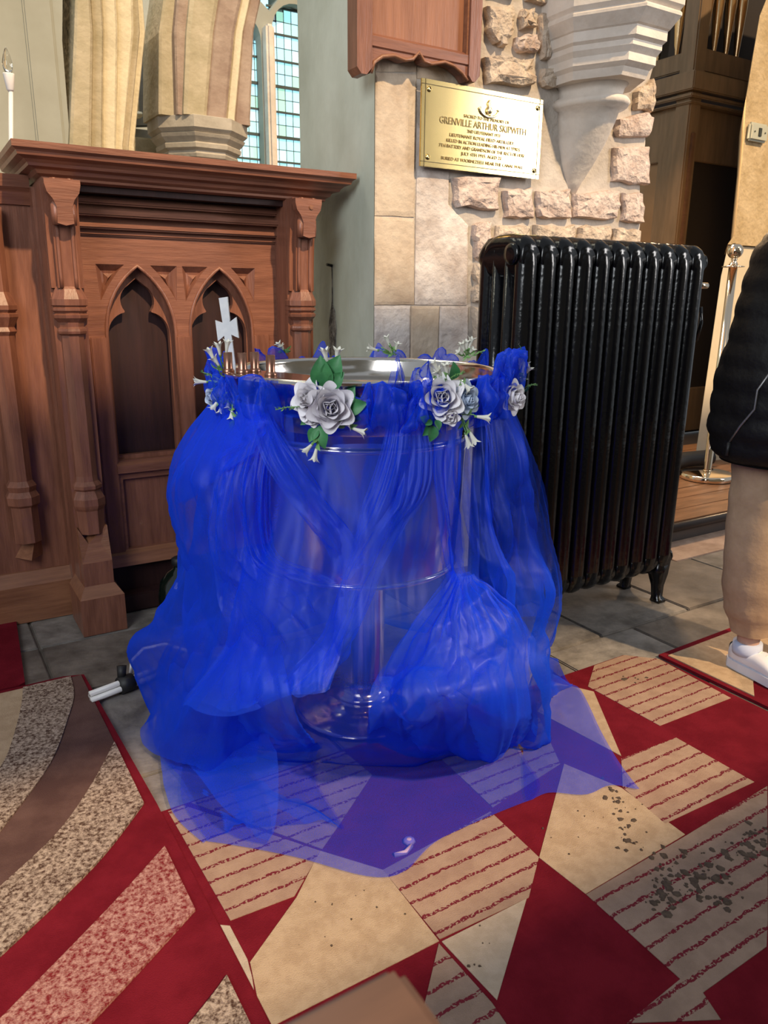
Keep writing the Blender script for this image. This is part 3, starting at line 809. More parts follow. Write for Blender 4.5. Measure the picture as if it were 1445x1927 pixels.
# ================================================================== BRASS PLAQUE
plq = thing('memorial_plaque', 'engraved brass memorial plaque screwed to the rubble stone pier', 'plaque', (2.125, 2.735, 1.74))
PX0, PX1, PZ0, PZ1 = 1.815, 2.435, 1.742, 2.052
MB().box((PX0, 2.706, PZ0), (PX1, 2.715, PZ1), 0.0015).build('plate', BRASS, plq)
MB().box((PX0 + 0.03, 2.713, PZ0 + 0.03), (PX1 - 0.03, 2.7405, PZ1 - 0.03)).build('backing', GREYSTONE, plq)
ln = MB()
for z in (PZ0 + 0.018, PZ1 - 0.018):
    ln.box((PX0, 2.7048, z - 0.0012), (PX1, 2.7062, z + 0.0012))
for x in (PX0 + 0.018, PX1 - 0.018):
    ln.box((x - 0.0012, 2.7048, PZ0), (x + 0.0012, 2.7062, PZ1))
ln.build('engraved_border', BRASS_LINE, plq)
for x, z in ((PX0 + 0.035, PZ0 + 0.035), (PX0 + 0.035, PZ1 - 0.035), (PX1 - 0.030, PZ0 + 0.032), (PX1 - 0.030, PZ1 - 0.035)):
    MB().lathe([(0.0, 2.700), (0.007, 2.701), (0.010, 2.704), (0.011, 2.7065)], (x, 0, z), 14, 'y').build('screw', BRASS, plq, True)
em = MB()
em.lathe([(0.0, 1.962), (0.010, 1.965), (0.013, 1.975), (0.010, 1.985), (0.005, 1.992), (0.009, 2.002), (0.004, 2.012), (0.0, 2.018)], (2.145, 2.703, 0), 10)
em.tube([(2.145 + 0.05 * math.cos(a) * (1 if abs(math.cos(a)) < 0.8 else 0.95), 2.703, 1.966 - 0.014 * math.sin(a) ** 2 + 0.008 * abs(math.cos(a)) ** 3) for a in np.linspace(0, math.pi, 15)], 0.0045, 6)
for s in (-1, 1):
    em.tube([(2.145 + s * 0.045, 2.703, 1.972), (2.145 + s * 0.052, 2.703, 1.980), (2.145 + s * 0.044, 2.703, 1.983)], 0.0035, 6)
    em.tube([(2.145 + s * 0.006, 2.703, 1.960), (2.145 + s * 0.02, 2.703, 1.952)], 0.004, 6)
em.build('regimental_badge', BRASS_INK, plq, True)
def text(s, x, z, size, width, m, parent, y=2.7045, name='lettering'):
    """one engraved line, turned into a mesh"""
    cu = bpy.data.curves.new(name, 'FONT')
    cu.body = s
    cu.size = size
    cu.align_x = 'CENTER'
    cu.extrude = 0.0006
    cu.resolution_u = 2
    tmp = bpy.data.objects.new('lettering_curve', cu)
    COL.objects.link(tmp)
    dg = bpy.context.evaluated_depsgraph_get()
    me = bpy.data.meshes.new_from_object(tmp.evaluated_get(dg))
    bpy.data.objects.remove(tmp)
    xs = [v.co.x for v in me.vertices]
    k = width / max(max(xs) - min(xs), 1e-4)
    for v in me.vertices:
        v.co = Vector((v.co.x * k, -v.co.z, v.co.y))
    me.materials.clear()
    me.materials.append(m)
    o = bpy.data.objects.new(name, me)
    COL.objects.link(o)
    o.parent = parent
    o.location = Vector((x, y, z)) - parent.location
    return o
INK = mat('engraved_dark_letters', (0.22, 0.16, 0.07), 0.45, metal=0.7)
for s, x, z, size, w in (('SACRED TO THE MEMORY OF', 2.137, 1.938, 0.017, 0.235), ('GRENVILLE ARTHUR SKIPWITH', 2.125, 1.905, 0.037, 0.445),
                         ('2ND LIEUTENANT 1921', 2.125, 1.884, 0.017, 0.17), ('LIEUTENANT ROYAL FIELD ARTILLERY,', 2.12, 1.862, 0.018, 0.335),
                         ('KILLED IN ACTION LEADING HIS MEN AT YPRES,', 2.13, 1.841, 0.018, 0.385), ('7TH BATTERY AND GRANDSON OF THE RECTOR HERE', 2.125, 1.820, 0.018, 0.445),
                         ('JULY 4TH 1915. AGED 21.', 2.12, 1.799, 0.018, 0.215), ('BURIED AT VOORMEZEELE NEAR THE CANAL WALL.', 2.13, 1.774, 0.018, 0.43)):
    text(s, x, z, size, w, INK, plq)

# ================================================================== FONT
FX, FY = 1.074, 1.864
font = thing('baptismal_font', 'polished steel baptismal font with round bowl on a slim stem and disc foot', 'font', (FX, FY, 0.0))
def turn(name, prof, parent=font, m=STEEL, seg=72):
    return MB().lathe(prof, (FX, FY, 0), seg).build(name, m, parent, True)
turn('foot', [(0.0, 0.012), (0.200, 0.012), (0.205, 0.014), (0.205, 0.016), (0.196, 0.022), (0.15, 0.030), (0.115, 0.040), (0.105, 0.052), (0.0, 0.054)])
turn('stem', [(0.0, 0.052), (0.090, 0.052), (0.092, 0.066), (0.086, 0.072), (0.078, 0.078), (0.070, 0.09), (0.068, 0.12), (0.068, 0.46), (0.08, 0.485), (0.10, 0.497), (0.0, 0.499)])
turn('bowl', [(0.0, 0.50), (0.262, 0.50), (0.270, 0.508), (0.271, 0.52), (0.284, 0.70), (0.289, 0.86), (0.291, 0.95), (0.298, 0.972), (0.36, 1.0), (0.366, 1.0), (0.362, 0.985), (0.30, 0.95), (0.275, 0.86), (0.255, 0.56), (0.0, 0.545)])
turn('band', [(0.289, 0.868), (0.297, 0.870), (0.302, 0.877), (0.297, 0.884), (0.290, 0.886)])
turn('neck_band', [(0.291, 0.944), (0.297, 0.947), (0.300, 0.953), (0.297, 0.959), (0.291, 0.962)])
turn('lower_band', [(0.262, 0.499), (0.273, 0.502), (0.277, 0.508), (0.274, 0.515), (0.269, 0.516)])
turn('collar', [(0.364, 0.965), (0.374, 0.968), (0.374, 1.045), (0.380, 1.052), (0.378, 1.058), (0.370, 1.056), (0.366, 1.045), (0.364, 0.965)])
# crescent tray on the near-left side that carries the candle cups
cr = MB()
outer, inner = [], []
for i in range(15):
    a = math.radians(150 + 95 * i / 14)
    t = math.sin(math.pi * i / 14) ** 0.7
    outer.append((FX + (0.385 + 0.012 * t) * math.cos(a), FY + (0.385 + 0.012 * t) * math.sin(a)))
    inner.append((FX + (0.378 - 0.14 * t) * math.cos(a), FY + (0.378 - 0.14 * t) * math.sin(a)))
cr.prism(outer + inner[::-1], 'z', 1.050, 1.056)
cr.build('candle_tray', STEEL, font)
for x, y in ((0.704, 1.921), (0.729, 1.885), (0.769, 1.900), (0.766, 1.790)):
    c = MB().lathe([(0.0, 1.056), (0.016, 1.056), (0.016, 1.060), (0.0125, 1.064), (0.0115, 1.066), (0.0115, 1.106), (0.0095, 1.106), (0.0095, 1.07)], (x, y, 0), 16)
    c.build('candle_cup', COPPER, font, True)
# white cross standing in the tray
crx = thing('cross', 'pearl white plastic cross leaning in the tray at the near left of the font', 'cross', (0.765, 2.04, 1.05))
def cross_pt(a, h, d=0.0):
    # upright leans away to the left
    o = Vector((0.7665, 2.060, 1.05))
    upv = Vector((-0.070, 0.043, 1.0)).normalized()
    sd = Vector((0.845, -0.50, 0.155)).normalized()
    nr = upv.cross(sd)
    return o + upv * h + sd * a + nr * d
outl = [(-0.010, 0.0), (0.010, 0.0), (0.010, 0.092), (0.029, 0.080), (0.029, 0.136), (0.010, 0.126), (0.012, 0.192), (-0.012, 0.192), (-0.010, 0.126), (-0.029, 0.136), (-0.029, 0.080), (-0.010, 0.092)]
cb_ = MB()
n = len(outl)
cb_.add([cross_pt(a, h, -0.006) for a, h in outl] + [cross_pt(a, h, 0.006) for a, h in outl],
        [[i, (i + 1) % n, n + (i + 1) % n, n + i] for i in range(n)])
for dd, flip in ((0, False), (n, True)):
    for q in ([0, 1, 2, 11], [2, 3, 4, 5], [5, 6, 7, 8], [8, 9, 10, 11], [2, 5, 8, 11]):
        cb_.add([], [])
        cb_.f.append([dd + i for i in (q[::-1] if flip else q)]); cb_.m.append(0); cb_.s.append(False)
cb_.build('cross_body', PEARL, crx)

# ================================================================== TULLE
def font_radius(z):
    return np.interp(z, [0.0, 0.02, 0.05, 0.07, 0.47, 0.50, 0.52, 0.87, 0.90, 0.96, 1.0, 1.06, 1.065, 3], [0.205, 0.2, 0.11, 0.08, 0.07, 0.27, 0.272, 0.295, 0.295, 0.30, 0.37, 0.38, 0.0, 0.0])

def resample(rows, nv, nu):
    """smooth surface through a coarse lattice of points"""
    A = np.array(rows, float)
    def cr1(P, n):
        m = len(P)
        t = np.linspace(0, m - 1, n)
        i = np.clip(t.astype(int), 0, m - 2)
        f = (t - i).reshape((-1,) + (1,) * (P.ndim - 1))
        p0, p1, p2, p3 = P[np.maximum(i - 1, 0)], P[i], P[i + 1], P[np.minimum(i + 2, m - 1)]
        return 0.5 * (2 * p1 + (p2 - p0) * f + (2 * p0 - 5 * p1 + 4 * p2 - p3) * f ** 2 + (3 * p1 - p0 - 3 * p2 + p3) * f ** 3)
    B = cr1(A, nv)
    return np.swapaxes(cr1(np.swapaxes(B, 0, 1), nu), 0, 1)

def drape(P, sl_u, sl_v, steps, pin_rows, rs, keep=0.02, amp=0.022, nfold=3.5, gravity=0.0007):
    """relax a sheet that is wider than the space it hangs in, so that it buckles into folds"""
    rg = np.random.default_rng(rs)
    nv, nu, _ = P.shape
    P = P.copy()
    P[..., 2] = np.maximum(P[..., 2], 0.012)
    # folds: a few tent-shaped pleats down the cloth and straight creases across it
    nrm = np.cross(np.gradient(P, axis=1), np.gradient(P, axis=0))
    nrm /= np.linalg.norm(nrm, axis=-1, keepdims=True) + 1e-9
    s = np.linspace(0, 1, nu)[None, :]
    t = np.linspace(0, 1, nv)[:, None]
    w = 0
    for k in range(3):
        f = rg.uniform(0.9, nfold)
        ph = f * s + rg.uniform(-0.7, 0.7) * t + rg.uniform(0, 1)
        w = w + (4 * np.abs(ph - np.floor(ph + 0.5)) - 1) * rg.uniform(0.4, 1.0) * (0.5 + 0.5 * np.sin(np.pi * (t * rg.uniform(.5, 1.6) + rg.uniform(0, 1))))
    for k in range(9):
        an = rg.uniform(0, 2 * np.pi)
        l = (s - rg.uniform(0.1, 0.9)) * np.cos(an) + (t - rg.uniform(0.1, 0.95)) * np.sin(an)
        m = (s - rg.uniform(0, 1)) * np.sin(an) - (t - rg.uniform(0, 1)) * np.cos(an)
        w = w + rg.choice([-1, 1]) * rg.uniform(0.5, 1.3) * np.maximum(0, 1 - np.abs(l) / rg.uniform(0.10, 0.22)) * np.exp(-(m / 0.45) ** 2)
    for k in range(12):                       # small hard creases
        an = rg.uniform(0, 2 * np.pi)
        l = (s - rg.uniform(0, 1)) * np.cos(an) + (t - rg.uniform(0.1, 1)) * np.sin(an)
        m = (s - rg.uniform(0, 1)) * np.sin(an) - (t - rg.uniform(0, 1)) * np.cos(an)
        w = w + rg.choice([-1, 1]) * rg.uniform(0.15, 0.4) * np.maximum(0, 1 - np.abs(l) / rg.uniform(0.03, 0.07)) * np.exp(-(m / 0.22) ** 2)
    # tight gathers that die out below the tie
    g = 0
    for k in range(3):
        ph = rg.uniform(5, 11) * s + rg.uniform(0, 1) + rg.uniform(-0.3, 0.3) * t
        g = g + (4 * np.abs(ph - np.floor(ph + 0.5)) - 1) * 0.25
    w = w + g * np.exp(-(t / 0.35) ** 2) * 1.2
    grow = np.minimum(1, t * 5) * (0.45 + 0.75 * t)
    P = P + nrm * (amp * w * grow)[..., None]
    # hems wander a little in their own plane
    du = np.gradient(P, axis=1) * nu
    P = P + du * (0.035 * np.sin(2 * np.pi * (t * rg.uniform(1.2, 2.6) + rg.uniform(0, 1))) * np.sin(np.pi * s * 0.5 + 0.4) * np.minimum(1, t * 4))[..., None]
    dv = np.gradient(P, axis=0) * nv
    P = P + dv * (0.03 * np.sin(2 * np.pi * (s * rg.uniform(1.0, 2.2) + rg.uniform(0, 1))) * t ** 3)[..., None]
    P[..., 2] = np.maximum(P[..., 2], 0.019)
    A = P.copy()
    pairs = []
    def add(dv, du, sl, k):
        a = [(slice(0, nv - dv), slice(max(0, -du), nu - max(0, du)))]
        b = [(slice(dv, nv), slice(max(0, du), nu - max(0, -du)))]
        d = np.linalg.norm(P[a[0]] - P[b[0]], axis=-1) * sl
        pairs.append((a[0], b[0], d, k))
    add(0, 1, sl_u, 0.42); add(1, 0, sl_v, 0.45)
    add(1, 1, (sl_u + sl_v) / 2, 0.18); add(1, -1, (sl_u + sl_v) / 2, 0.18)
    nb = len(pairs)
    for k, st_ in ((3, 0.08), (7, 0.12)):
        if nu > k + 2:
            add(0, k, sl_u * 0.985, st_)
        if nv > k + 2:
            add(k, 0, sl_v * 0.985, st_)
    V = np.zeros_like(P)
    mv = np.ones((nv, nu, 1))
    for r in pin_rows:
        mv[r] = 0.0
    for st in range(steps):
        V *= 0.90
        V[..., 2] -= gravity
        Q = P + V * mv
        for it in range(5):
            C = np.zeros_like(Q)
            for i_, (a, b, d, k) in enumerate(pairs):
                D = Q[b] - Q[a]
                L = np.linalg.norm(D, axis=-1) + 1e-9
                e = L - d
                if i_ >= nb:
                    e = np.minimum(e, 0.0)      # bending only resists sharp creases
                c = (D * (e / L * k * 0.5)[..., None])
                C[a] += c
                C[b] -= c
            Q += C * mv
        Q += (A - Q) * keep * mv
        # stay outside the font and above the floor
        dx, dy = Q[..., 0] - FX, Q[..., 1] - FY
        r = np.hypot(dx, dy) + 1e-9
        need = font_radius(Q[..., 2]) + 0.008
        push = np.where(r < need, need / r, 1.0)
        Q[..., 0] = FX + dx * push
        Q[..., 1] = FY + dy * push
        fl_ = Q[..., 2] < 0.019
        Q[..., 2] = np.maximum(Q[..., 2], 0.019)
        V = (Q - P) * 0.97
        V[fl_] *= 0.5
        P = Q
    return P

drape_t = thing('tulle_drape', 'sheer royal blue organza gathered round the font rim and trailing on the rugs', 'drape', (FX, FY, 0.0))
def cloth_obj(name, P):
    mb = MB()
    mb.grid([[tuple(q) for q in row] for row in P])
    return mb.build(name, TULLE, drape_t, True, fix=False)

SHEETS = {
  'left_swath': [[(0.781, 2.161, 0.978), (0.704, 2.032, 0.989), (0.683, 1.834, 0.992), (0.693, 1.687, 0.996)], [(0.777, 2.281, 0.859), (0.636, 2.098, 0.867), (0.61, 1.797, 0.896), (0.666, 1.645, 0.923)], [(0.786, 2.334, 0.678), (0.608, 2.115, 0.744), (0.578, 1.758, 0.808), (0.648, 1.621, 0.866)], [(0.792, 2.331, 0.481), (0.602, 2.119, 0.569), (0.576, 1.735, 0.679), (0.646, 1.599, 0.719)], [(0.801, 2.325, 0.331), (0.596, 2.099, 0.445), (0.561, 1.71, 0.552), (0.634, 1.582, 0.581)], [(0.797, 2.445, 0.152), (0.552, 2.149, 0.3), (0.523, 1.697, 0.438), (0.608, 1.528, 0.473)], [(0.777, 2.516, 0.067), (0.505, 2.272, 0.182), (0.492, 1.752, 0.291), (0.586, 1.518, 0.361)], [(0.759, 2.591, 0.02), (0.48, 2.161, 0.02), (0.47, 1.83, 0.02), (0.655, 1.72, 0.02)]],
  'left_swag': [[(0.715, 2.049, 0.983), (0.683, 1.834, 0.992), (0.684, 1.681, 0.997)], [(0.663, 2.105, 0.894), (0.637, 1.792, 0.941), (0.671, 1.642, 0.972)], [(0.618, 2.133, 0.77), (0.599, 1.768, 0.883), (0.658, 1.626, 0.945)], [(0.607, 2.139, 0.668), (0.59, 1.751, 0.828), (0.651, 1.619, 0.914)]],
  'diagonal_fold': [[(0.668, 1.691, 0.985), (0.705, 1.668, 0.979)], [(0.66, 1.602, 0.894), (0.715, 1.568, 0.913)], [(0.712, 1.546, 0.787), (0.771, 1.51, 0.806)], [(0.764, 1.491, 0.692), (0.813, 1.461, 0.731)], [(0.78, 1.457, 0.615), (0.837, 1.434, 0.657)]],
  'left_front_fold': [[(0.658, 1.755, 0.958), (0.675, 1.663, 0.969), (0.707, 1.643, 0.957)], [(0.597, 1.734, 0.824), (0.63, 1.644, 0.839), (0.667, 1.609, 0.816)], [(0.573, 1.726, 0.669), (0.617, 1.628, 0.676), (0.672, 1.571, 0.671)], [(0.568, 1.693, 0.556), (0.658, 1.544, 0.59), (0.77, 1.44, 0.629)], [(0.555, 1.631, 0.457), (0.652, 1.477, 0.497), (0.766, 1.407, 0.525)], [(0.441, 1.678, 0.282), (0.567, 1.471, 0.355), (0.702, 1.365, 0.421)]],
  'center_fold': [[(0.944, 1.509, 1.002), (0.97, 1.481, 1.01), (1.015, 1.477, 0.993)], [(0.906, 1.486, 0.915), (0.939, 1.442, 0.907), (1.01, 1.433, 0.902)], [(0.862, 1.478, 0.808), (0.898, 1.42, 0.804), (0.984, 1.414, 0.82)], [(0.816, 1.471, 0.702), (0.857, 1.422, 0.722), (0.936, 1.42, 0.748)], [(0.78, 1.457, 0.621), (0.812, 1.414, 0.629), (0.87, 1.414, 0.658)], [(0.725, 1.433, 0.498), (0.751, 1.393, 0.521), (0.812, 1.403, 0.569)], [(0.619, 1.439, 0.403), (0.682, 1.377, 0.415), (0.746, 1.396, 0.468)]],
  'right_front_fold': [[(1.048, 1.469, 0.969), (1.078, 1.45, 0.963), (1.12, 1.46, 0.965)], [(1.014, 1.431, 0.877), (1.046, 1.411, 0.877), (1.098, 1.426, 0.882)], [(1.013, 1.396, 0.769), (1.03, 1.374, 0.772), (1.089, 1.408, 0.756)], [(1.009, 1.364, 0.655), (1.021, 1.344, 0.659), (1.068, 1.374, 0.635)], [(1.016, 1.336, 0.61), (1.026, 1.318, 0.607), (1.06, 1.332, 0.609)]],
  'right_low_fold': [[(1.012, 1.338, 0.63), (1.021, 1.309, 0.631), (1.067, 1.328, 0.623)], [(0.922, 1.347, 0.526), (0.969, 1.259, 0.575), (1.108, 1.291, 0.587)], [(0.854, 1.353, 0.433), (0.935, 1.209, 0.488), (1.178, 1.248, 0.479)], [(0.793, 1.332, 0.338), (0.908, 1.167, 0.4), (1.182, 1.222, 0.335)], [(0.968, 1.654, 0.02), (1.123, 1.458, 0.02), (1.377, 1.412, 0.02)]],
  'right_swath': [[(1.196, 1.519, 1.044), (1.334, 1.621, 1.034), (1.458, 1.71, 0.982)], [(1.135, 1.45, 0.926), (1.271, 1.484, 0.937), (1.5, 1.66, 0.87)], [(1.103, 1.411, 0.806), (1.245, 1.43, 0.785), (1.536, 1.614, 0.725)], [(1.1, 1.378, 0.695), (1.248, 1.392, 0.654), (1.541, 1.576, 0.579)], [(1.102, 1.353, 0.594), (1.263, 1.36, 0.547), (1.568, 1.56, 0.421)], [(1.093, 1.335, 0.478), (1.267, 1.334, 0.424), (1.571, 1.558, 0.282)], [(1.085, 1.305, 0.351), (1.261, 1.314, 0.284), (1.565, 1.562, 0.175)], [(1.286, 1.498, 0.02), (1.373, 1.415, 0.02), (1.731, 1.642, 0.02)]],
  'right_inner_fold': [[(1.185, 1.478, 1.016), (1.296, 1.551, 1.009), (1.425, 1.647, 0.976)], [(1.176, 1.437, 0.885), (1.292, 1.471, 0.868), (1.463, 1.589, 0.831)], [(1.145, 1.409, 0.748), (1.302, 1.43, 0.721), (1.482, 1.554, 0.666)], [(1.162, 1.399, 0.61), (1.341, 1.429, 0.569), (1.508, 1.538, 0.473)], [(1.171, 1.37, 0.49), (1.348, 1.402, 0.425), (1.516, 1.533, 0.339)]],
  'front_skirt': [[(0.709, 1.7, 0.916), (0.791, 1.58, 0.916), (0.876, 1.504, 0.921), (0.998, 1.464, 0.917), (1.136, 1.461, 0.918)], [(0.647, 1.668, 0.7), (0.732, 1.522, 0.714), (0.837, 1.434, 0.715), (0.962, 1.381, 0.716), (1.116, 1.38, 0.706)], [(0.572, 1.644, 0.448), (0.672, 1.465, 0.47), (0.787, 1.347, 0.466), (0.942, 1.299, 0.474), (1.121, 1.306, 0.455)], [(0.552, 1.9, 0.02), (0.74, 1.699, 0.02), (0.916, 1.566, 0.02), (1.118, 1.475, 0.02), (1.339, 1.467, 0.02)], [(0.447, 1.685, 0.02), (0.632, 1.526, 0.02), (0.817, 1.369, 0.02), (1.034, 1.336, 0.02), (1.299, 1.311, 0.02)], [(0.441, 1.484, 0.02), (0.604, 1.342, 0.02), (0.758, 1.196, 0.02), (0.916, 1.218, 0.02), (1.192, 1.222, 0.02)]],
  'right_trail': [[(1.389, 1.435, 0.291), (1.552, 1.511, 0.2)], [(1.499, 1.579, 0.02), (1.727, 1.602, 0.02)], [(1.318, 1.386, 0.02), (1.597, 1.363, 0.02)], [(1.197, 1.239, 0.02), (1.481, 1.13, 0.02)]],
  'left_trail': [[(0.546, 2.012, 0.338), (0.591, 1.691, 0.482), (0.656, 1.545, 0.496)], [(0.524, 2.143, 0.152), (0.52, 1.629, 0.326), (0.64, 1.402, 0.361)], [(0.462, 1.954, 0.02), (0.599, 1.812, 0.02), (0.85, 1.724, 0.02)], [(0.411, 1.657, 0.02), (0.549, 1.675, 0.02), (0.772, 1.569, 0.02)], [(0.436, 1.49, 0.02), (0.564, 1.497, 0.02), (0.731, 1.375, 0.02)]],

}
SET = {  # name: (rows, cols, slack across, slack down, steps, keep, folds, fold depth, part name)
 'left_swath': (90, 84, 1.02, 1.02, 40, 0.05, 3.2, 0.030, 'swath'), 'left_swag': (28, 36, 1.01, 1.02, 20, 0.06, 1.6, 0.012, 'swag'),
 'diagonal_fold': (44, 20, 1.02, 1.01, 20, 0.08, 1.8, 0.010, 'fold'), 'left_front_fold': (80, 74, 1.02, 1.02, 30, 0.06, 2.2, 0.022, 'fold'),
 'center_fold': (80, 50, 1.03, 1.01, 30, 0.06, 2.6, 0.016, 'fold'), 'right_front_fold': (40, 22, 1.02, 1.01, 20, 0.08, 1.8, 0.012, 'fold'),
 'right_low_fold': (76, 78, 1.02, 1.02, 30, 0.06, 2.8, 0.024, 'fold'), 'right_swath': (90, 78, 1.02, 1.02, 40, 0.05, 3.0, 0.028, 'swath'),
 'right_inner_fold': (48, 36, 1.02, 1.02, 30, 0.06, 2.6, 0.020, 'fold'), 'front_skirt': (84, 70, 1.01, 1.01, 40, 0.04, 2.6, 0.022, 'skirt'),
 'diagonal_fold_2': (44, 20, 1.02, 1.01, 20, 0.08, 1.6, 0.008, 'fold'), 'left_swag_2': (28, 36, 1.01, 1.02, 20, 0.06, 1.4, 0.010, 'swag'), 'right_front_fold_2': (40, 22, 1.02, 1.01, 20, 0.08, 1.6, 0.010, 'fold'),
 'left_front_fold_2': (80, 74, 1.02, 1.02, 24, 0.06, 2.6, 0.022, 'fold'), 'right_low_fold_2': (76, 78, 1.02, 1.02, 24, 0.06, 2.4, 0.022, 'fold'),
 'center_fold_2': (80, 50, 1.02, 1.01, 24, 0.06, 2.2, 0.014, 'fold'),
 'right_trail': (40, 28, 1.02, 1.02, 20, 0.05, 1.8, 0.012, 'trail'), 'left_trail': (70, 74, 1.03, 1.03, 30, 0.05, 2.4, 0.024, 'trail')}
seed = 3
for key, (nv, nu, su, sv, st, keep, nf, am, pname) in SET.items():
    key, lay = (key[:-2], 1) if key.endswith('_2') else (key, 0)
    P = resample(SHEETS[key], nv, nu)
    if lay:       # the second ply lies a finger's breadth inside the first
        P[..., 0] += (FX - P[..., 0]) * 0.035
        P[..., 1] += (FY - P[..., 1]) * 0.035
    pins = [0, 1] if key not in ('right_trail', 'left_trail') else [0]
    if key in ('diagonal_fold', 'right_front_fold'):
        pins += [nv - 1]
    P = drape(P, su, sv, st, pins, seed, keep, am, nf)
    seed += 5
    cloth_obj(pname, P)
# loose skirt behind the font
ang = np.radians(np.linspace(65, 245, 60))          # 0 = right of the picture, 90 = away from it
hd = math.radians(-31.4)
P = []
for t in np.linspace(0, 1, 44):
    z = 0.98 * (1 - t) + 0.015
    rr = np.interp(t, [0, 0.12, 0.5, 0.85, 1], [0.385, 0.43, 0.47, 0.50, 0.60]) + 0.02 * np.sin(ang * 7 + 3 * t)
    P.append(np.stack([FX + rr * np.cos(ang + hd), FY + rr * np.sin(ang + hd), np.full_like(ang, z)], -1))
cloth_obj('skirt', drape(np.array(P), 1.06, 1.02, 40, [0, 1], 91, 0.02))
# ruffles: crumpled puffs of the same cloth standing up from the tie under the rim
def ruffle(a0, a1, prof, n, am, nf, rs):
    """prof: (radius, height) from the tie outwards; angles in degrees, 0 faces the camera, + to the right"""
    a = np.radians(np.linspace(a0, a1, n)) - math.radians(90) + hd
    m = len(prof)
    t = np.linspace(0, m - 1, 26)
    rr = np.interp(t, range(m), [p[0] for p in prof])
    zz = np.interp(t, range(m), [p[1] for p in prof])
    rg = np.random.default_rng(rs)
    s = np.linspace(0, 1, n)
    lump = 0.75 + 0.25 * np.sin(2 * np.pi * (nf * 0.5 * s + rg.uniform(0, 1))) + 0.12 * np.sin(2 * np.pi * (nf * 1.3 * s + rg.uniform(0, 1)))
    lump = lump * np.minimum(1, np.minimum(s, 1 - s) * 7 + 0.25)
    R0, Z0 = rr[0], zz[0]
    P = np.stack([np.stack([FX + (R0 + (r - R0) * lump) * np.cos(a), FY + (R0 + (r - R0) * lump) * np.sin(a), Z0 + (z - Z0) * lump], -1) for r, z in zip(rr, zz)])
    cloth_obj('ruffle', drape(P, 1.02, 1.02, 14, [0], rs, 0.08, am, nf, 0.0001))
puff = [(0.385, 0.94), (0.40, 1.02), (0.405, 1.085), (0.425, 1.095), (0.438, 1.055), (0.425, 0.99)]
puff_low = [(0.388, 0.935), (0.395, 0.99), (0.40, 1.045), (0.42, 1.05), (0.432, 1.01), (0.42, 0.96)]
crest = [(0.386, 0.95), (0.388, 1.03), (0.395, 1.085), (0.40, 1.10)]
back = [(0.384, 0.96), (0.387, 1.03), (0.392, 1.075), (0.402, 1.088), (0.412, 1.07), (0.414, 1.03)]
for k, args in enumerate(((44, 86, puff, 60, 0.018, 4), (50, 88, puff, 56, 0.020, 3.5), (56, 82, puff, 44, 0.018, 3.5), (36, 60, puff_low, 40, 0.018, 4),
                          (8, 33, crest, 44, 0.020, 5), (14, 30, puff_low, 34, 0.018, 4), (2, 30, puff_low, 36, 0.014, 4), (-16, 6, puff_low, 30, 0.010, 3),
                          (-62, -28, puff_low, 46, 0.016, 4), (-92, -50, puff_low, 50, 0.018, 5), (-110, -72, puff, 44, 0.020, 4),
                          (98, 150, back, 56, 0.009, 4), (142, 200, back, 60, 0.009, 4), (192, 252, back, 60, 0.010, 4))):
    ruffle(*args, 140 + k)

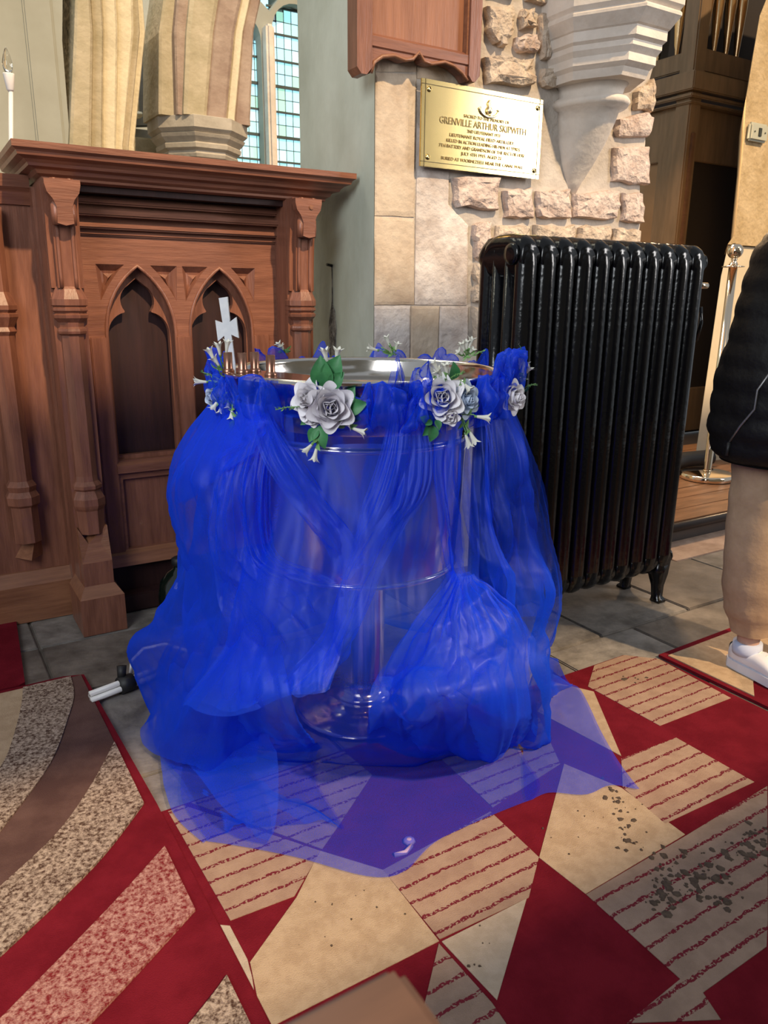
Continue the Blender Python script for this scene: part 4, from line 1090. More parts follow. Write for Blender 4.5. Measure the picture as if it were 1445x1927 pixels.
# ================================================================== FLOWERS
SPRAYS = {
 'A': dict(
  rose=[((0.767, 1.577, 1.021), 0.04, 'white', (-0.85, -0.42, 0.2)), ((0.799, 1.534, 1.005), 0.046, 'grey', (-0.37, -0.89, 0.15)), ((0.773, 1.568, 0.979), 0.022, 'white', (-0.64, -0.66, -0.2))],
  leaf=[((0.801, 1.562, 1.047), (0.788, 1.558, 1.121)), ((0.807, 1.558, 1.057), (0.825, 1.535, 1.122)), ((0.806, 1.547, 1.051), (0.828, 1.522, 1.085)), ((0.835, 1.541, 1.011), (0.854, 1.518, 1.051)), ((0.838, 1.539, 1.001), (0.878, 1.503, 1.015)), ((0.839, 1.55, 0.991), (0.871, 1.519, 0.975)), ((0.783, 1.561, 0.963), (0.79, 1.545, 0.91)), ((0.767, 1.583, 0.974), (0.747, 1.584, 0.963)), ((0.779, 1.564, 0.957), (0.759, 1.564, 0.925))],
  bell=[((0.811, 1.556, 1.059), (0.795, 1.554, 1.136)), ((0.824, 1.559, 1.082), (0.826, 1.546, 1.136)), ((0.776, 1.554, 0.934), (0.744, 1.562, 0.902)), ((0.778, 1.553, 0.934), (0.763, 1.55, 0.883)), ((0.824, 1.536, 0.97), (0.842, 1.513, 0.966)), ((0.83, 1.533, 0.964), (0.869, 1.496, 0.948))],
  sprig=[((0.752, 1.58, 1.005), (0.695, 1.604, 0.999))],
 ),
 'B': dict(
  rose=[((1.043, 1.443, 1.025), 0.044, 'white', (-0.5, -0.81, 0.2)), ((1.102, 1.435, 1.017), 0.036, 'blue', (0.12, -0.95, 0.1)), ((1.058, 1.427, 0.981), 0.023, 'white', (-0.47, -0.77, -0.2))],
  leaf=[((1.075, 1.452, 1.062), (1.071, 1.443, 1.106)), ((1.121, 1.447, 1.004), (1.139, 1.425, 1.001)), ((1.12, 1.448, 1.023), (1.128, 1.431, 1.037)), ((1.023, 1.449, 0.967), (0.991, 1.457, 0.981)), ((1.02, 1.451, 0.963), (0.997, 1.453, 0.937)), ((1.023, 1.449, 0.961), (1.011, 1.444, 0.922)), ((1.023, 1.437, 0.975), (1.024, 1.425, 0.952)), ((1.014, 1.442, 0.975), (0.996, 1.442, 0.964))],
  bell=[((1.059, 1.45, 1.057), (1.023, 1.461, 1.106)), ((1.064, 1.447, 1.057), (1.05, 1.444, 1.102)), ((1.085, 1.434, 1.064), (1.101, 1.413, 1.041)), ((1.057, 1.452, 1.063), (1.033, 1.454, 1.088)), ((1.087, 1.433, 0.983), (1.142, 1.387, 0.977)), ((1.091, 1.43, 0.971), (1.104, 1.411, 0.907)), ((1.093, 1.429, 0.971), (1.117, 1.403, 0.916))],
  sprig=[((1.059, 1.45, 1.063), (1.089, 1.42, 1.083)), ((1.093, 1.429, 0.977), (1.099, 1.414, 0.941)), ((1.053, 1.454, 1.063), (1.027, 1.458, 1.073))],
 ),
 'C': dict(
  rose=[((1.306, 1.498, 1.003), 0.036, 'white', (0.19, -0.94, 0.1))],
  leaf=[((1.407, 1.6, 1.069), (1.399, 1.593, 1.128)), ((1.422, 1.591, 1.004), (1.427, 1.576, 1.02))],
  bell=[((1.396, 1.584, 1.021), (1.404, 1.567, 1.085)), ((1.395, 1.584, 1.028), (1.414, 1.56, 1.072)), ((1.391, 1.586, 1.035), (1.394, 1.573, 1.096)), ((1.399, 1.581, 1.028), (1.4, 1.569, 1.043))],
  sprig=[((1.4, 1.581, 1.007), (1.429, 1.551, 1.027))],
 ),
 'D': dict(
  rose=[((0.652, 1.888, 0.997), 0.028, 'blue', (-0.9, -0.32, 0.1))],
  leaf=[((0.662, 1.882, 1.001), (0.651, 1.878, 1.033)), ((0.66, 1.778, 0.954), (0.655, 1.769, 0.923)), ((0.671, 1.771, 0.948), (0.677, 1.755, 0.924))],
  bell=[((0.684, 1.928, 1.029), (0.622, 1.954, 1.032)), ((0.685, 1.927, 1.049), (0.657, 1.932, 1.117)), ((0.698, 1.943, 1.054), (0.685, 1.938, 1.13)), ((0.7, 1.941, 1.054), (0.707, 1.925, 1.136)), ((0.691, 1.923, 1.056), (0.666, 1.927, 1.095)), ((0.658, 1.861, 1.003), (0.636, 1.863, 0.969)), ((0.661, 1.848, 1.005), (0.65, 1.843, 0.962)), ((0.665, 1.822, 1.001), (0.658, 1.814, 0.976)), ((0.67, 1.819, 0.994), (0.674, 1.805, 0.973)), ((0.666, 1.797, 0.991), (0.658, 1.791, 0.953)), ((0.666, 1.774, 0.974), (0.675, 1.757, 0.927))],
  sprig=[((0.684, 1.927, 1.036), (0.638, 1.944, 1.057)), ((0.657, 1.803, 0.977), (0.677, 1.779, 0.953))],
 ),
 'E': dict(
  rose=[],
  leaf=[],
  bell=[((1.409, 1.833, 1.078), (1.389, 1.834, 1.12)), ((1.409, 1.833, 1.078), (1.415, 1.818, 1.135)), ((1.409, 1.833, 1.081), (1.402, 1.826, 1.127)), ((1.407, 1.835, 1.078), (1.381, 1.839, 1.097)), ((1.412, 1.832, 1.081), (1.418, 1.816, 1.105))],
  sprig=[((1.419, 1.828, 1.078), (1.445, 1.8, 1.097))],
 ),
 'F': dict(
  rose=[],
  leaf=[],
  bell=[((1.31, 2.082, 1.07), (1.284, 2.087, 1.129)), ((1.313, 2.081, 1.07), (1.315, 2.067, 1.109)), ((1.303, 2.087, 1.073), (1.236, 2.116, 1.093))],
  sprig=[((1.307, 2.084, 1.07), (1.276, 2.092, 1.092)), ((1.313, 2.081, 1.07), (1.293, 2.081, 1.108))],
 ),
 'G': dict(
  rose=[],
  leaf=[],
  bell=[((1.012, 2.254, 1.074), (0.991, 2.255, 1.106)), ((1.015, 2.252, 1.074), (0.999, 2.25, 1.098))],
  sprig=[((1.012, 2.254, 1.077), (1.023, 2.236, 1.09))],
 ),
}
ROSE_M = {'white': ROSE_W, 'grey': ROSE_G, 'blue': ROSE_B}
def frame_from(n):
    n = Vector(n).normalized()
    a = n.cross(Vector((0, 0, 1)))
    if a.length < 1e-3:
        a = Vector((1, 0, 0))
    a.normalize()
    return Matrix((a, n.cross(a), n)).transposed()
def petal_mesh(w, h, cup, curl):
    """one petal, root at origin, growing along +z, cupped towards +x axis of the rose"""
    rows = []
    for i in range(7):
        t = i / 6
        ww = w * (0.32 + 0.68 * math.sin(math.pi * min(1, 0.12 + 0.70 * t))) * (1 - 0.38 * max(0, t - 0.7) / 0.3)
        row = []
        for j in range(7):
            s = j / 3 - 1
            edge = 0.06 * h * math.sin(3 * s + 5 * t)
            x = -cup * (s * s) * ww * 0.75 + curl * max(0, t - 0.55) ** 2 * h * 3.2
            row.append((x + 0.22 * h * math.sin(math.pi * t * 0.9), s * ww, t * h * (1 - 0.10 * s * s) + edge * 0.3 * t))
        rows.append(row)
    mb = MB()
    mb.grid(rows)
    back = [[(p[0] - 0.0006, p[1], p[2]) for p in r] for r in rows]
    mb.grid(back)
    return mb.build('petal', ROSE_W, None, True, fix=False)
PROTO = {}
def rose(parent, pos, R, kind, n, rs):
    rg = random.Random(rs)
    root = bpy.data.objects.new('rose', None)
    COL.objects.link(root)
    root.parent = parent
    root.location = Vector(pos) - parent.location
    M = frame_from(n)
    root.rotation_euler = M.to_euler()
    small = R < 0.03
    rings = ((3, 0.08, 0.60, 0.34, -14), (4, 0.24, 0.64, 0.46, -10), (5, 0.44, 0.64, 0.56, -2), (5, 0.64, 0.62, 0.64, 10), (6, 0.80, 0.62, 0.66, 26)) if not small else ((3, 0.15, 0.6, 0.5, -10), (4, 0.42, 0.6, 0.6, 0), (5, 0.66, 0.58, 0.66, 20))
    k = 0
    for ri, (cnt, rr, hh, ww, tilt) in enumerate(rings):
        for i in range(cnt):
            key = (round(R, 3), ri, kind, i % 2)
            if key not in PROTO:
                o = petal_mesh(R * ww, R * hh * 1.25, 0.75, 0.3 + 0.12 * ri + 0.06 * (i % 2))
                o.data.materials.clear()
                o.data.materials.append(ROSE_M[kind])
                PROTO[key] = o.data
            else:
                o = bpy.data.objects.new('petal', PROTO[key])
                COL.objects.link(o)
            o.parent = root
            a = 2 * math.pi * (i + rg.uniform(-0.12, 0.12)) / cnt + ri * 0.9
            T = Matrix.Rotation(a, 4, 'Z') @ Matrix.Translation((R * rr * 0.72, 0, -R * 0.10 * ri)) @ Matrix.Rotation(math.radians(tilt + rg.uniform(-6, 6)), 4, 'Y')
            o.matrix_local = T
            k += 1
    return root
def leaf(parent, a, b, wid=0.36, m=LEAF, name='leaf'):
    A, B = Vector(a), Vector(b)
    d = B - A
    L = d.length
    out = (A - Vector((FX, FY, A.z)))
    out.z = 0
    out.normalize()
    side = d.cross(out).normalized()
    up = side.cross(d).normalized()
    rows = []
    for i in range(9):
        t = i / 8
        w = wid * L * math.sin(math.pi * t ** 0.75) ** 0.9 if 0 < t < 1 else 0.0006
        c = A + d * t + up * (0.10 * L * math.sin(math.pi * t))
        rows.append([c - side * w + up * w * 0.35, c - side * w * 0.5 + up * w * 0.12, c, c + side * w * 0.5 + up * w * 0.12, c + side * w + up * w * 0.35])
    return MB().grid(rows).build(name, m, parent, True, fix=False)
def bell(parent, a, b):
    A, B = Vector(a), Vector(b)
    d = B - A
    L = max(d.length, 0.025)
    hl = min(0.034, L * 0.6)
    dn_ = d.normalized()
    st = MB()
    st.tube([A, A.lerp(B, 0.45) + Vector((0, 0, 0.004)), B - dn_ * hl], 0.0014, 5)
    st.build('stem', SPRIG, parent, True)
    M = frame_from(dn_).to_4x4()
    M.translation = B - dn_ * hl
    rows = []
    prof = [(0.0022, 0), (0.0035, 0.12), (0.0042, 0.35), (0.0055, 0.6), (0.0070, 0.8), (0.0108, 0.97)]
    mb = MB()
    for r, h in prof:
        row = []
        for j in range(21):
            an = 2 * math.pi * j / 20
            lobe = max(0.0, (h - 0.6) / 0.4)
            rr = r * (1 + 0.45 * lobe * math.cos(5 * an))
            hz = h * hl + lobe * hl * 0.10 * math.cos(5 * an)
            p = M @ Vector((rr * math.cos(an), rr * math.sin(an), hz))
            row.append(p)
        rows.append(row)
    mb.grid(rows)
    mb.build('bell_flower', BELL, parent, True, fix=False)
    # calyx
    MB().tube([M @ Vector((0, 0, -0.003)), M @ Vector((0, 0, 0.006))], 0.0034, 6).build('calyx', SPRIG, parent, True)
def sprig(parent, a, b):
    A, B = Vector(a), Vector(b)
    d = B - A
    mb = MB()
    mb.tube([A, A.lerp(B, 0.5) + Vector((0, 0, 0.003)), B], 0.0012, 5)
    n = max(5, int(d.length / 0.006))
    rg = random.Random(int(A.x * 9999))
    for i in range(n):
        t = 0.2 + 0.8 * i / n
        c = A.lerp(B, t)
        for s in (-1, 1):
            off = Vector((rg.uniform(-1, 1), rg.uniform(-1, 1), rg.uniform(-1, 1))).normalized() * 0.009 + d.normalized() * 0.005
            sd = off.cross(d).normalized() * 0.0028
            mb.add([c, c + off * 0.5 + sd, c + off, c + off * 0.5 - sd], [(0, 1, 2, 3)])
    mb.build('sprig', SPRIG, parent, False, fix=False)
SPRAY_LABEL = {
 'A': 'spray with a grey and a white rose at the front middle of the font rim',
 'B': 'spray with a large white, a pale blue and a small white rose, right of front',
 'C': 'spray with one white rose at the right edge of the font beside the radiator',
 'D': 'spray of white bell flowers with one pale blue rose below the white cross',
 'E': 'upright cluster of white bell flowers at back right of the rim, no rose',
 'F': 'thin sprig of three white bell flowers on the back rim before the stone pier',
 'G': 'tiny pair of white bell flowers at back left rim before the stall pillar'}
for key, s in SPRAYS.items():
    pts = [r[0] for r in s['rose']] + [b[0] for b in s['bell']]
    c = sum((Vector(p) for p in pts), Vector((0, 0, 0))) / len(pts)
    t = thing('flower_spray', SPRAY_LABEL[key], 'flowers', c, 'silk flower sprays round the font rim')
    for i, (p, R, kind, n) in enumerate(s['rose']):
        rose(t, p, R, kind, n, ord(key) + i)
    for a, b in s['leaf']:
        leaf(t, a, b)
    for a, b in s['bell']:
        bell(t, a, b)
    for a, b in s['sprig']:
        sprig(t, a, b)
    # small green leaves where bells meet
    for i, (a, b) in enumerate(s['bell']):
        A, B = Vector(a), Vector(b)
        off = Vector((RNG.uniform(-1, 1), RNG.uniform(-1, 1), RNG.uniform(-0.6, 1))).normalized() * 0.022
        leaf(t, A.lerp(B, 0.25), A.lerp(B, 0.25) + off, 0.24, SPRIG, 'small_leaf')
        leaf(t, A.lerp(B, 0.1), A.lerp(B, 0.1) - off * 0.9, 0.24, SPRIG, 'small_leaf')

# ================================================================== RADIATOR
rad = thing('radiator', 'black gloss cast iron column radiator standing in front of the stone pier', 'radiator', (2.2, 2.08, 0.0))
def section(x):
    mb = MB()
    hw = 0.0385
    yf, yb, z0, z1 = 1.995, 2.175, 0.155, 1.418
    def ring_path(rc):
        pts = []
        for cx, cy, a0 in ((yf + rc, z0 + rc, 180), (yb - rc, z0 + rc, 270), (yb - rc, z1 - rc, 0), (yf + rc, z1 - rc, 90)):
            for i in range(6):
                a = math.radians(a0 + 90 * i / 5)
                pts.append((cx + rc * math.cos(a), cy + rc * math.sin(a)))
        return pts
    # loop of columns: front, over the top, back, bottom
    P = ring_path(0.06)
    rings = []
    m = len(P)
    for i in range(m):
        a, b = Vector(P[i - 1]), Vector(P[(i + 1) % m])
        t = (b - a).normalized()
        nrm = Vector((t.y, -t.x))
        q = Vector(P[i])
        rings.append([(x + hw * math.cos(2 * math.pi * k / 12), q.x + nrm.x * 0.034 * math.sin(2 * math.pi * k / 12), q.y + nrm.y * 0.034 * math.sin(2 * math.pi * k / 12)) for k in range(12)])
    rings.append(rings[0])
    mb.loft(rings, True, False)
    # middle columns and the solid heads
    for yc in (2.054, 2.116):
        mb.loft([[(x + hw * 0.96 * math.cos(2 * math.pi * k / 12), yc + 0.026 * math.sin(2 * math.pi * k / 12), z) for k in range(12)] for z in (0.17, 1.40)], True, True)
    for zc, hh in ((1.378, 0.070), (0.19, 0.06)):
        mb.loft([[(x + hw * 0.98 * math.copysign(abs(math.cos(2 * math.pi * k / 16)) ** 0.7, math.cos(2 * math.pi * k / 16)), y, zc + hh * s * math.sin(2 * math.pi * k / 16)) for k in range(16)] for y, s in ((1.972, 0.45), (1.982, 0.75), (2.0, 0.95), (2.03, 1), (2.14, 1), (2.17, 0.95), (2.188, 0.75), (2.198, 0.45))], True, True)
    return mb
x0 = 1.762
first = None
for i in range(11):
    if first is None:
        first = section(0.0).build('section', BLACK_IRON, rad, True, origin=(x0, 2.08, 0))
        for v in first.data.vertices:
            pass
        # mesh is written around x = 0 already
        for v in first.data.vertices:
            v.co.x += x0
        o = first
    else:
        o = first.copy()
        COL.objects.link(o)
        o.parent = rad
    o.location = Vector((x0 + 0.0845 * i, 2.08, 0)) - rad.location
for zc in (1.385, 0.19):
    MB().lathe([(0.018, 1.713), (0.034, 1.715), (0.036, 1.722), (0.028, 1.726), (0.028, 2.66), (0.034, 2.665), (0.034, 2.672), (0.02, 2.675)], (0, 2.02, zc), 16, 'x').build('hub', BLACK_IRON, rad, True)
for x in (x0, x0 + 0.845):
    for y in (1.998, 2.165):
        s = -1 if y < 2.08 else 1
        MB().loft([[(x - w, y - d0 + e, z), (x + w, y - d0 + e, z), (x + w, y + d0 + e, z), (x - w, y + d0 + e, z)] for w, d0, e, z in ((0.022, 0.024, s * 0.010, 0.0), (0.021, 0.022, s * 0.010, 0.010), (0.017, 0.016, s * 0.003, 0.022), (0.020, 0.018, 0, 0.07), (0.030, 0.028, -s * 0.004, 0.12), (0.036, 0.030, -s * 0.004, 0.18))], True, True).build('foot', BLACK_IRON, rad, True)
MB().lathe([(0.010, 2.66), (0.012, 2.668), (0.012, 2.70), (0.006, 2.705)], (0, 2.0, 1.30), 10, 'x').build('air_valve', CHROME, rad, True)
MB().tube([(2.665, 1.99, 1.22), (2.672, 1.985, 1.16), (2.662, 1.99, 1.09)], 0.008, 6).build('thermostat_clip', BLACK_IRON, rad, True)

# ================================================================== ORGAN
org = thing('pipe_organ', 'dark oak organ case with gilt pipes beyond the stone pier', 'organ', (5.4, 4.3, 0.1))
MB().box((5.33, 4.28, 0.1), (5.46, 4.42, 4.2), 0.01).build('corner_post', ORGAN, org)
MB().box((5.375, 4.262, 0.3), (5.41, 4.30, 2.48), 0.004).build('post_fillet', WOOD_PEW, org)
for z, d, h in ((2.83, 0.05, 0.13), (2.735, 0.03, 0.03), (2.69, 0.018, 0.02)):
    MB().box((5.33 - d, 4.28 - d, z - h / 2), (7.0, 4.45, z + h / 2), 0.008).build('cornice', ORGAN, org)
    MB().box((5.331 - d, 4.302, z - h / 2 + 0.001), (5.50, 6.6, z + h / 2 - 0.001), 0.008).build('cornice', ORGAN, org)
MB().box((5.45, 4.33, 2.93), (7.0, 4.45, 3.09), 0.008).build('pipe_rail', ORGAN, org)
MB().box((5.36, 4.42, 2.93), (5.47, 6.6, 3.06), 0.008).build('pipe_rail', ORGAN, org)
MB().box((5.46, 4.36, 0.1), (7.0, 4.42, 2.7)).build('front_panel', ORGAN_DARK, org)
MB().box((5.386, 4.425, 0.1), (5.44, 6.6, 2.702)).build('side_panel', mat('organ_side_panel', (0.24, 0.13, 0.06), 0.32, col2=(0.30, 0.17, 0.08), scale=3, coat=0.2), org)
for z0, z1 in ((2.30, 2.68), (0.12, 0.5)):
    MB().box((5.36, 4.42, z0), (5.40, 6.6, z1), 0.006).build('panel_rail', ORGAN, org)
    MB().box((5.46, 4.33, z0), (7.0, 4.37, z1), 0.006).build('panel_rail', ORGAN, org)
for y in (4.42, 5.3):
    MB().box((5.357, y + 0.003, 0.1), (5.398, y + 0.14, 2.695), 0.006).build('panel_stile', ORGAN, org)
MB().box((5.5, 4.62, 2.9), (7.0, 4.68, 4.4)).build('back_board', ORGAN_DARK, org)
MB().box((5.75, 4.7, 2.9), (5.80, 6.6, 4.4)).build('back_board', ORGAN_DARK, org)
for x in (5.555, 5.685, 5.815, 5.965, 6.10):
    MB().lathe([(0.010, 3.08), (0.016, 3.12), (0.045, 3.5), (0.047, 3.6), (0.047, 4.4)], (x, 4.50, 0), 14).build('organ_pipe', GILT, org, True)
for y in (4.62, 4.80, 4.98, 5.16):
    MB().lathe([(0.010, 3.05), (0.016, 3.1), (0.045, 3.45), (0.047, 3.6), (0.047, 4.4)], (5.52, y, 0), 14).build('organ_pipe', GILT, org, True)
# ================================================================== ROPE STANCHION
stn = thing('rope_stanchion', 'polished brass rope stanchion with ball finial on the wooden platform', 'stanchion', (4.42, 3.10, 0.10))
MB().lathe([(0.0, 0.10), (0.165, 0.10), (0.165, 0.103)], (4.42, 3.10, 0), 40).build('rubber_pad', BLACK_RUBBER, stn)
MB().lathe([(0.0, 0.103), (0.168, 0.103), (0.170, 0.108), (0.170, 0.135), (0.160, 0.143), (0.06, 0.150), (0.035, 0.156), (0.0, 0.157)], (4.42, 3.10, 0), 40).build('disc_base', CHROME, stn, True)
MB().lathe([(0.030, 0.155), (0.026, 0.17), (0.026, 1.44)], (4.42, 3.10, 0), 20).build('post', CHROME, stn, True)
MB().lathe([(0.026, 1.437), (0.066, 1.440), (0.067, 1.445), (0.03, 1.45), (0.024, 1.462), (0.014, 1.478), (0.020, 1.486), (0.014, 1.494)], (4.42, 3.10, 0), 24).build('cap_disc', CHROME, stn, True)
MB().lathe([(0.0, 1.488)] + [(0.047 * math.sin(math.pi * i / 12), 1.535 - 0.047 * math.cos(math.pi * i / 12)) for i in range(1, 12)] + [(0.0, 1.582)], (4.42, 3.10, 0), 24).build('ball_finial', CHROME, stn, True)
# black rolled mat behind the stanchion foot
rl = MB().tube([(4.30, 3.33, 0.16), (4.55, 3.38, 0.165), (4.8, 3.36, 0.16)], 0.055, 14)
tag(rl.build('rolled_mat', BLACK_RUBBER, None, True, origin=(4.55, 3.36, 0.105)), 'dark rolled mat lying on the platform behind the stanchion foot', 'mat')

# ================================================================== RUGS
def inset_poly(mb, pts, z0, z1):
    mb.prism(pts, 'z', z0, z1)
MATS = [RUG_RED, RUG_BEIGE, RUG_SAND, RUG_STRIPE, RUG_STRIPE_D, RUG_BROWN, RUG_SPECK, RUG_PINK]
def rug(name, label, outline, patches, loc, edge=RUG_RED):
    t = thing(name, label, 'rug', loc)
    mb = MB()
    mb.prism(outline, 'z', 0.001, 0.0085)
    mb.build('backing', edge, t)
    pm = {}
    for mi, pts in patches:
        mb = MB()
        mb.prism(pts, 'z', 0.006, 0.0105)
        mb.build('pile_patch', MATS[mi], t)
    return t
r1 = rug('checked_rug', 'red and beige checked rug with striped squares under the blue drape', [(0.362, 0.32), (2.15, 0.32), (2.15, 1.60), (2.06, 1.69), (0.362, 1.672)], [
 (0, [(0.366, 0.33), (2.145, 0.33), (2.145, 1.595), (2.06, 1.685), (0.366, 1.667)])], (1.2, 0.6, 0.0))
patches = [
 (1, [(1.395, 1.305), (1.083, 1.065), (1.093, 0.930), (1.439, 0.944), (1.448, 1.148)]),
 (3, [(1.55, 1.241), (1.772, 1.233), (1.774, 0.985), (1.430, 0.995), (1.452, 1.148)]),
 (3, [(1.905, 1.681), (2.06, 1.684), (2.143, 1.60), (2.118, 1.295), (1.784, 1.301), (1.775, 1.585)]),
 (4, [(1.093, 0.928), (1.439, 0.940), (1.787, 0.956), (1.366, 0.684), (1.30, 0.644), (1.10, 0.642), (1.08, 0.59), (0.93, 0.672), (1.089, 0.683)]),
 (3, [(0.754, 1.215), (1.090, 1.250), (1.083, 1.066), (0.980, 0.985), (0.752, 0.993)]),
 (2, [(0.752, 0.986), (0.974, 0.985), (0.762, 0.827)]),
 (1, [(0.661, 1.342), (0.754, 1.215), (0.748, 0.99), (0.389, 0.99), (0.389, 1.06), (0.406, 1.136), (0.553, 1.240)]),
 (3, [(0.400, 1.66), (0.44, 1.664), (0.662, 1.340), (0.551, 1.246), (0.410, 1.253)]),
 (2, [(0.388, 1.252), (0.404, 1.240), (0.404, 1.145), (0.396, 1.10), (0.389, 1.075)]),
 (3, [(0.46, 1.664), (0.90, 1.667), (0.913, 1.532), (0.743, 1.400), (0.668, 1.345)]),
 (4, [(1.105, 1.26), (1.385, 1.31), (1.50, 1.52), (1.12, 1.56)]),
 (1, [(1.56, 1.25), (1.765, 1.55), (1.70, 1.66), (1.52, 1.55)]),
 (4, [(0.744, 0.985), (0.750, 0.826), (0.745, 0.78), (0.60, 0.70), (0.50, 0.75)]),
 (2, [(0.40, 0.62), (0.70, 0.70), (0.93, 0.58), (0.80, 0.34), (0.40, 0.34)]),
]
for i, (mi, pts) in enumerate(patches):
    MB().prism(pts, 'z', 0.008, 0.0116 + 0.00006 * i).build('pile_patch', MATS[mi], r1)

def curve(pts, n=18, x_end=-1.0):
    """smooth band edge continued to the left by its end tangent"""
    P = [Vector(p) for p in pts]
    out = []
    for i in range(len(P) - 1):
        p0 = P[max(i - 1, 0)]; p1 = P[i]; p2 = P[i + 1]; p3 = P[min(i + 2, len(P) - 1)]
        for k in range(6):
            f = k / 6
            out.append(0.5 * (2 * p1 + (p2 - p0) * f + (2 * p0 - 5 * p1 + 4 * p2 - p3) * f * f + (3 * p1 - p0 - 3 * p2 + p3) * f ** 3))
    out.append(P[-1])
    d = (P[-1] - P[-2]).normalized()
    q = P[-1].copy()
    while q.x > x_end:
        d.rotate(Matrix.Rotation(-0.045, 2))
        q = q + d * 0.12
        out.append(q.copy())
    return out
B = [curve([(0.174, 2.50), (0.150, 2.36), (0.096, 2.144), (0.06, 2.051)]), curve([(0.320, 2.50), (0.307, 2.37), (0.267, 2.237), (0.18, 2.008), (0.033, 1.776)]),
     curve([(0.355, 2.03), (0.26, 1.86), (0.151, 1.706), (0.014, 1.584)]), curve([(0.355, 1.714), (0.205, 1.552), (-0.006, 1.389)]),
     curve([(0.355, 1.53), (0.194, 1.399), (-0.011, 1.247)]), curve([(0.355, 1.31), (0.13, 1.162), (-0.08, 1.04)]), curve([(0.355, 1.124), (0.279, 1.072), (-0.05, 0.87)]), curve([(0.355, 0.96), (0.20, 0.86), (-0.05, 0.72)])]
r2 = thing('striped_rug', 'curved red, brown and shaggy fleck banded rug at the left of the floor', 'rug', (-0.3, 1.6, 0.0))
MB().prism([(-1.1, 0.32), (0.386, 0.32), (0.384, 1.7), (0.362, 2.505), (0.30, 2.525), (-1.1, 2.51)], 'z', 0.002, 0.0145).build('backing', RUG_RED, r2)
fills = [1, 6, 5, 6, 0, 7, 0, 6]
for i in range(8):
    if fills[i] == 0:
        continue
    outer_ = B[i]
    if i == 0:
        poly = [(-1.05, 2.50)] + [tuple(p) for p in outer_] + [(-1.05, outer_[-1].y)]
    else:
        inner_ = B[i - 1]
        poly = [tuple(p) for p in inner_[::-1]] + [tuple(p) for p in outer_]
        if i == 2:
            poly = [tuple(p) for p in inner_[::-1]] + [(0.352, 2.50)] + [tuple(p) for p in outer_]
    MB().prism(poly, 'z', 0.012, 0.0215 if fills[i] in (6, 7) else 0.0175).build('pile_patch', MATS[fills[i]], r2)

r3 = thing('bordered_rug', 'small beige rug with dark red border under the white trainer', 'rug', (2.5, 1.2, 0.0))
MB().prism([(2.172, 0.3), (3.3, 0.3), (3.3, 1.645), (2.60, 1.64), (2.172, 1.625)], 'z', 0.001, 0.0105).build('backing', RUG_RED, r3)
MB().prism([(2.192, 1.60), (2.192, 1.262), (2.28, 1.325), (2.75, 1.40), (2.70, 1.615), (2.5, 1.61)], 'z', 0.009, 0.014).build('pile_patch', RUG_BEIGE, r3)
MB().prism([(2.192, 0.3), (3.28, 0.3), (3.28, 0.9), (2.4, 0.95), (2.192, 0.8)], 'z', 0.009, 0.014).build('pile_patch', RUG_STRIPE, r3)
rn = MB()
rn.prism([(-1.2, 2.535), (0.165, 2.53), (0.185, 2.545), (0.222, 3.085), (-1.2, 3.085)], 'z', 0.001, 0.016)
tag(rn.build('red_runner', RUG_RED, None, origin=(-0.3, 2.8, 0)), 'plain red carpet runner lying along the foot of the stall', 'rug')
# mud and grass trodden into the checked rug
rg = random.Random(11)
md = MB()
MUD = mat('dried_mud', (0.050, 0.031, 0.021), 0.95, col2=(0.085, 0.058, 0.040), scale=60)
def blob(x, y, r):
    pts = []
    k = rg.choice((6, 7, 8))
    a0 = rg.uniform(0, 6)
    for i in range(k):
        rr = r * rg.uniform(0.5, 1.3)
        pts.append((x + rr * math.cos(a0 + 2 * math.pi * i / k), y + rr * math.sin(a0 + 2 * math.pi * i / k)))
    h = rg.uniform(0.0134, 0.0146)
    md.loft([[(p[0], p[1], 0.0112) for p in pts], [(x + (p[0] - x) * 0.6, y + (p[1] - y) * 0.6, h) for p in pts]], True, True)
def trail(a, b, n, spread, rmax):
    for i in range(n):
        t = rg.random()
        blob(a[0] + (b[0] - a[0]) * t + rg.gauss(0, spread), a[1] + (b[1] - a[1]) * t + rg.gauss(0, spread), rmax * 0.85 * rg.uniform(0.25, 1.0) ** 1.6)
trail((1.42, 1.16), (1.33, 1.02), 26, 0.015, 0.013)
trail((1.35, 1.03), (1.28, 0.98), 14, 0.02, 0.012)
trail((1.36, 0.93), (1.22, 0.83), 30, 0.018, 0.016)
trail((1.20, 0.83), (1.42, 0.82), 60, 0.02, 0.017)
trail((1.42, 0.85), (1.62, 0.83), 46, 0.025, 0.016)
trail((1.60, 0.90), (1.50, 0.72), 26, 0.025, 0.014)
trail((1.30, 0.78), (1.36, 0.74), 14, 0.015, 0.013)
trail((1.15, 1.10), (1.40, 1.05), 12, 0.04, 0.005)
trail((0.50, 1.10), (0.72, 1.20), 14, 0.05, 0.004)
trail((1.90, 1.58), (1.98, 1.50), 6, 0.02, 0.016)
trail((0.85, 0.95), (0.78, 0.90), 6, 0.02, 0.005)
mo_ = md.build('mud_crumbs', MUD, r1)
mo_['kind'] = 'stuff'

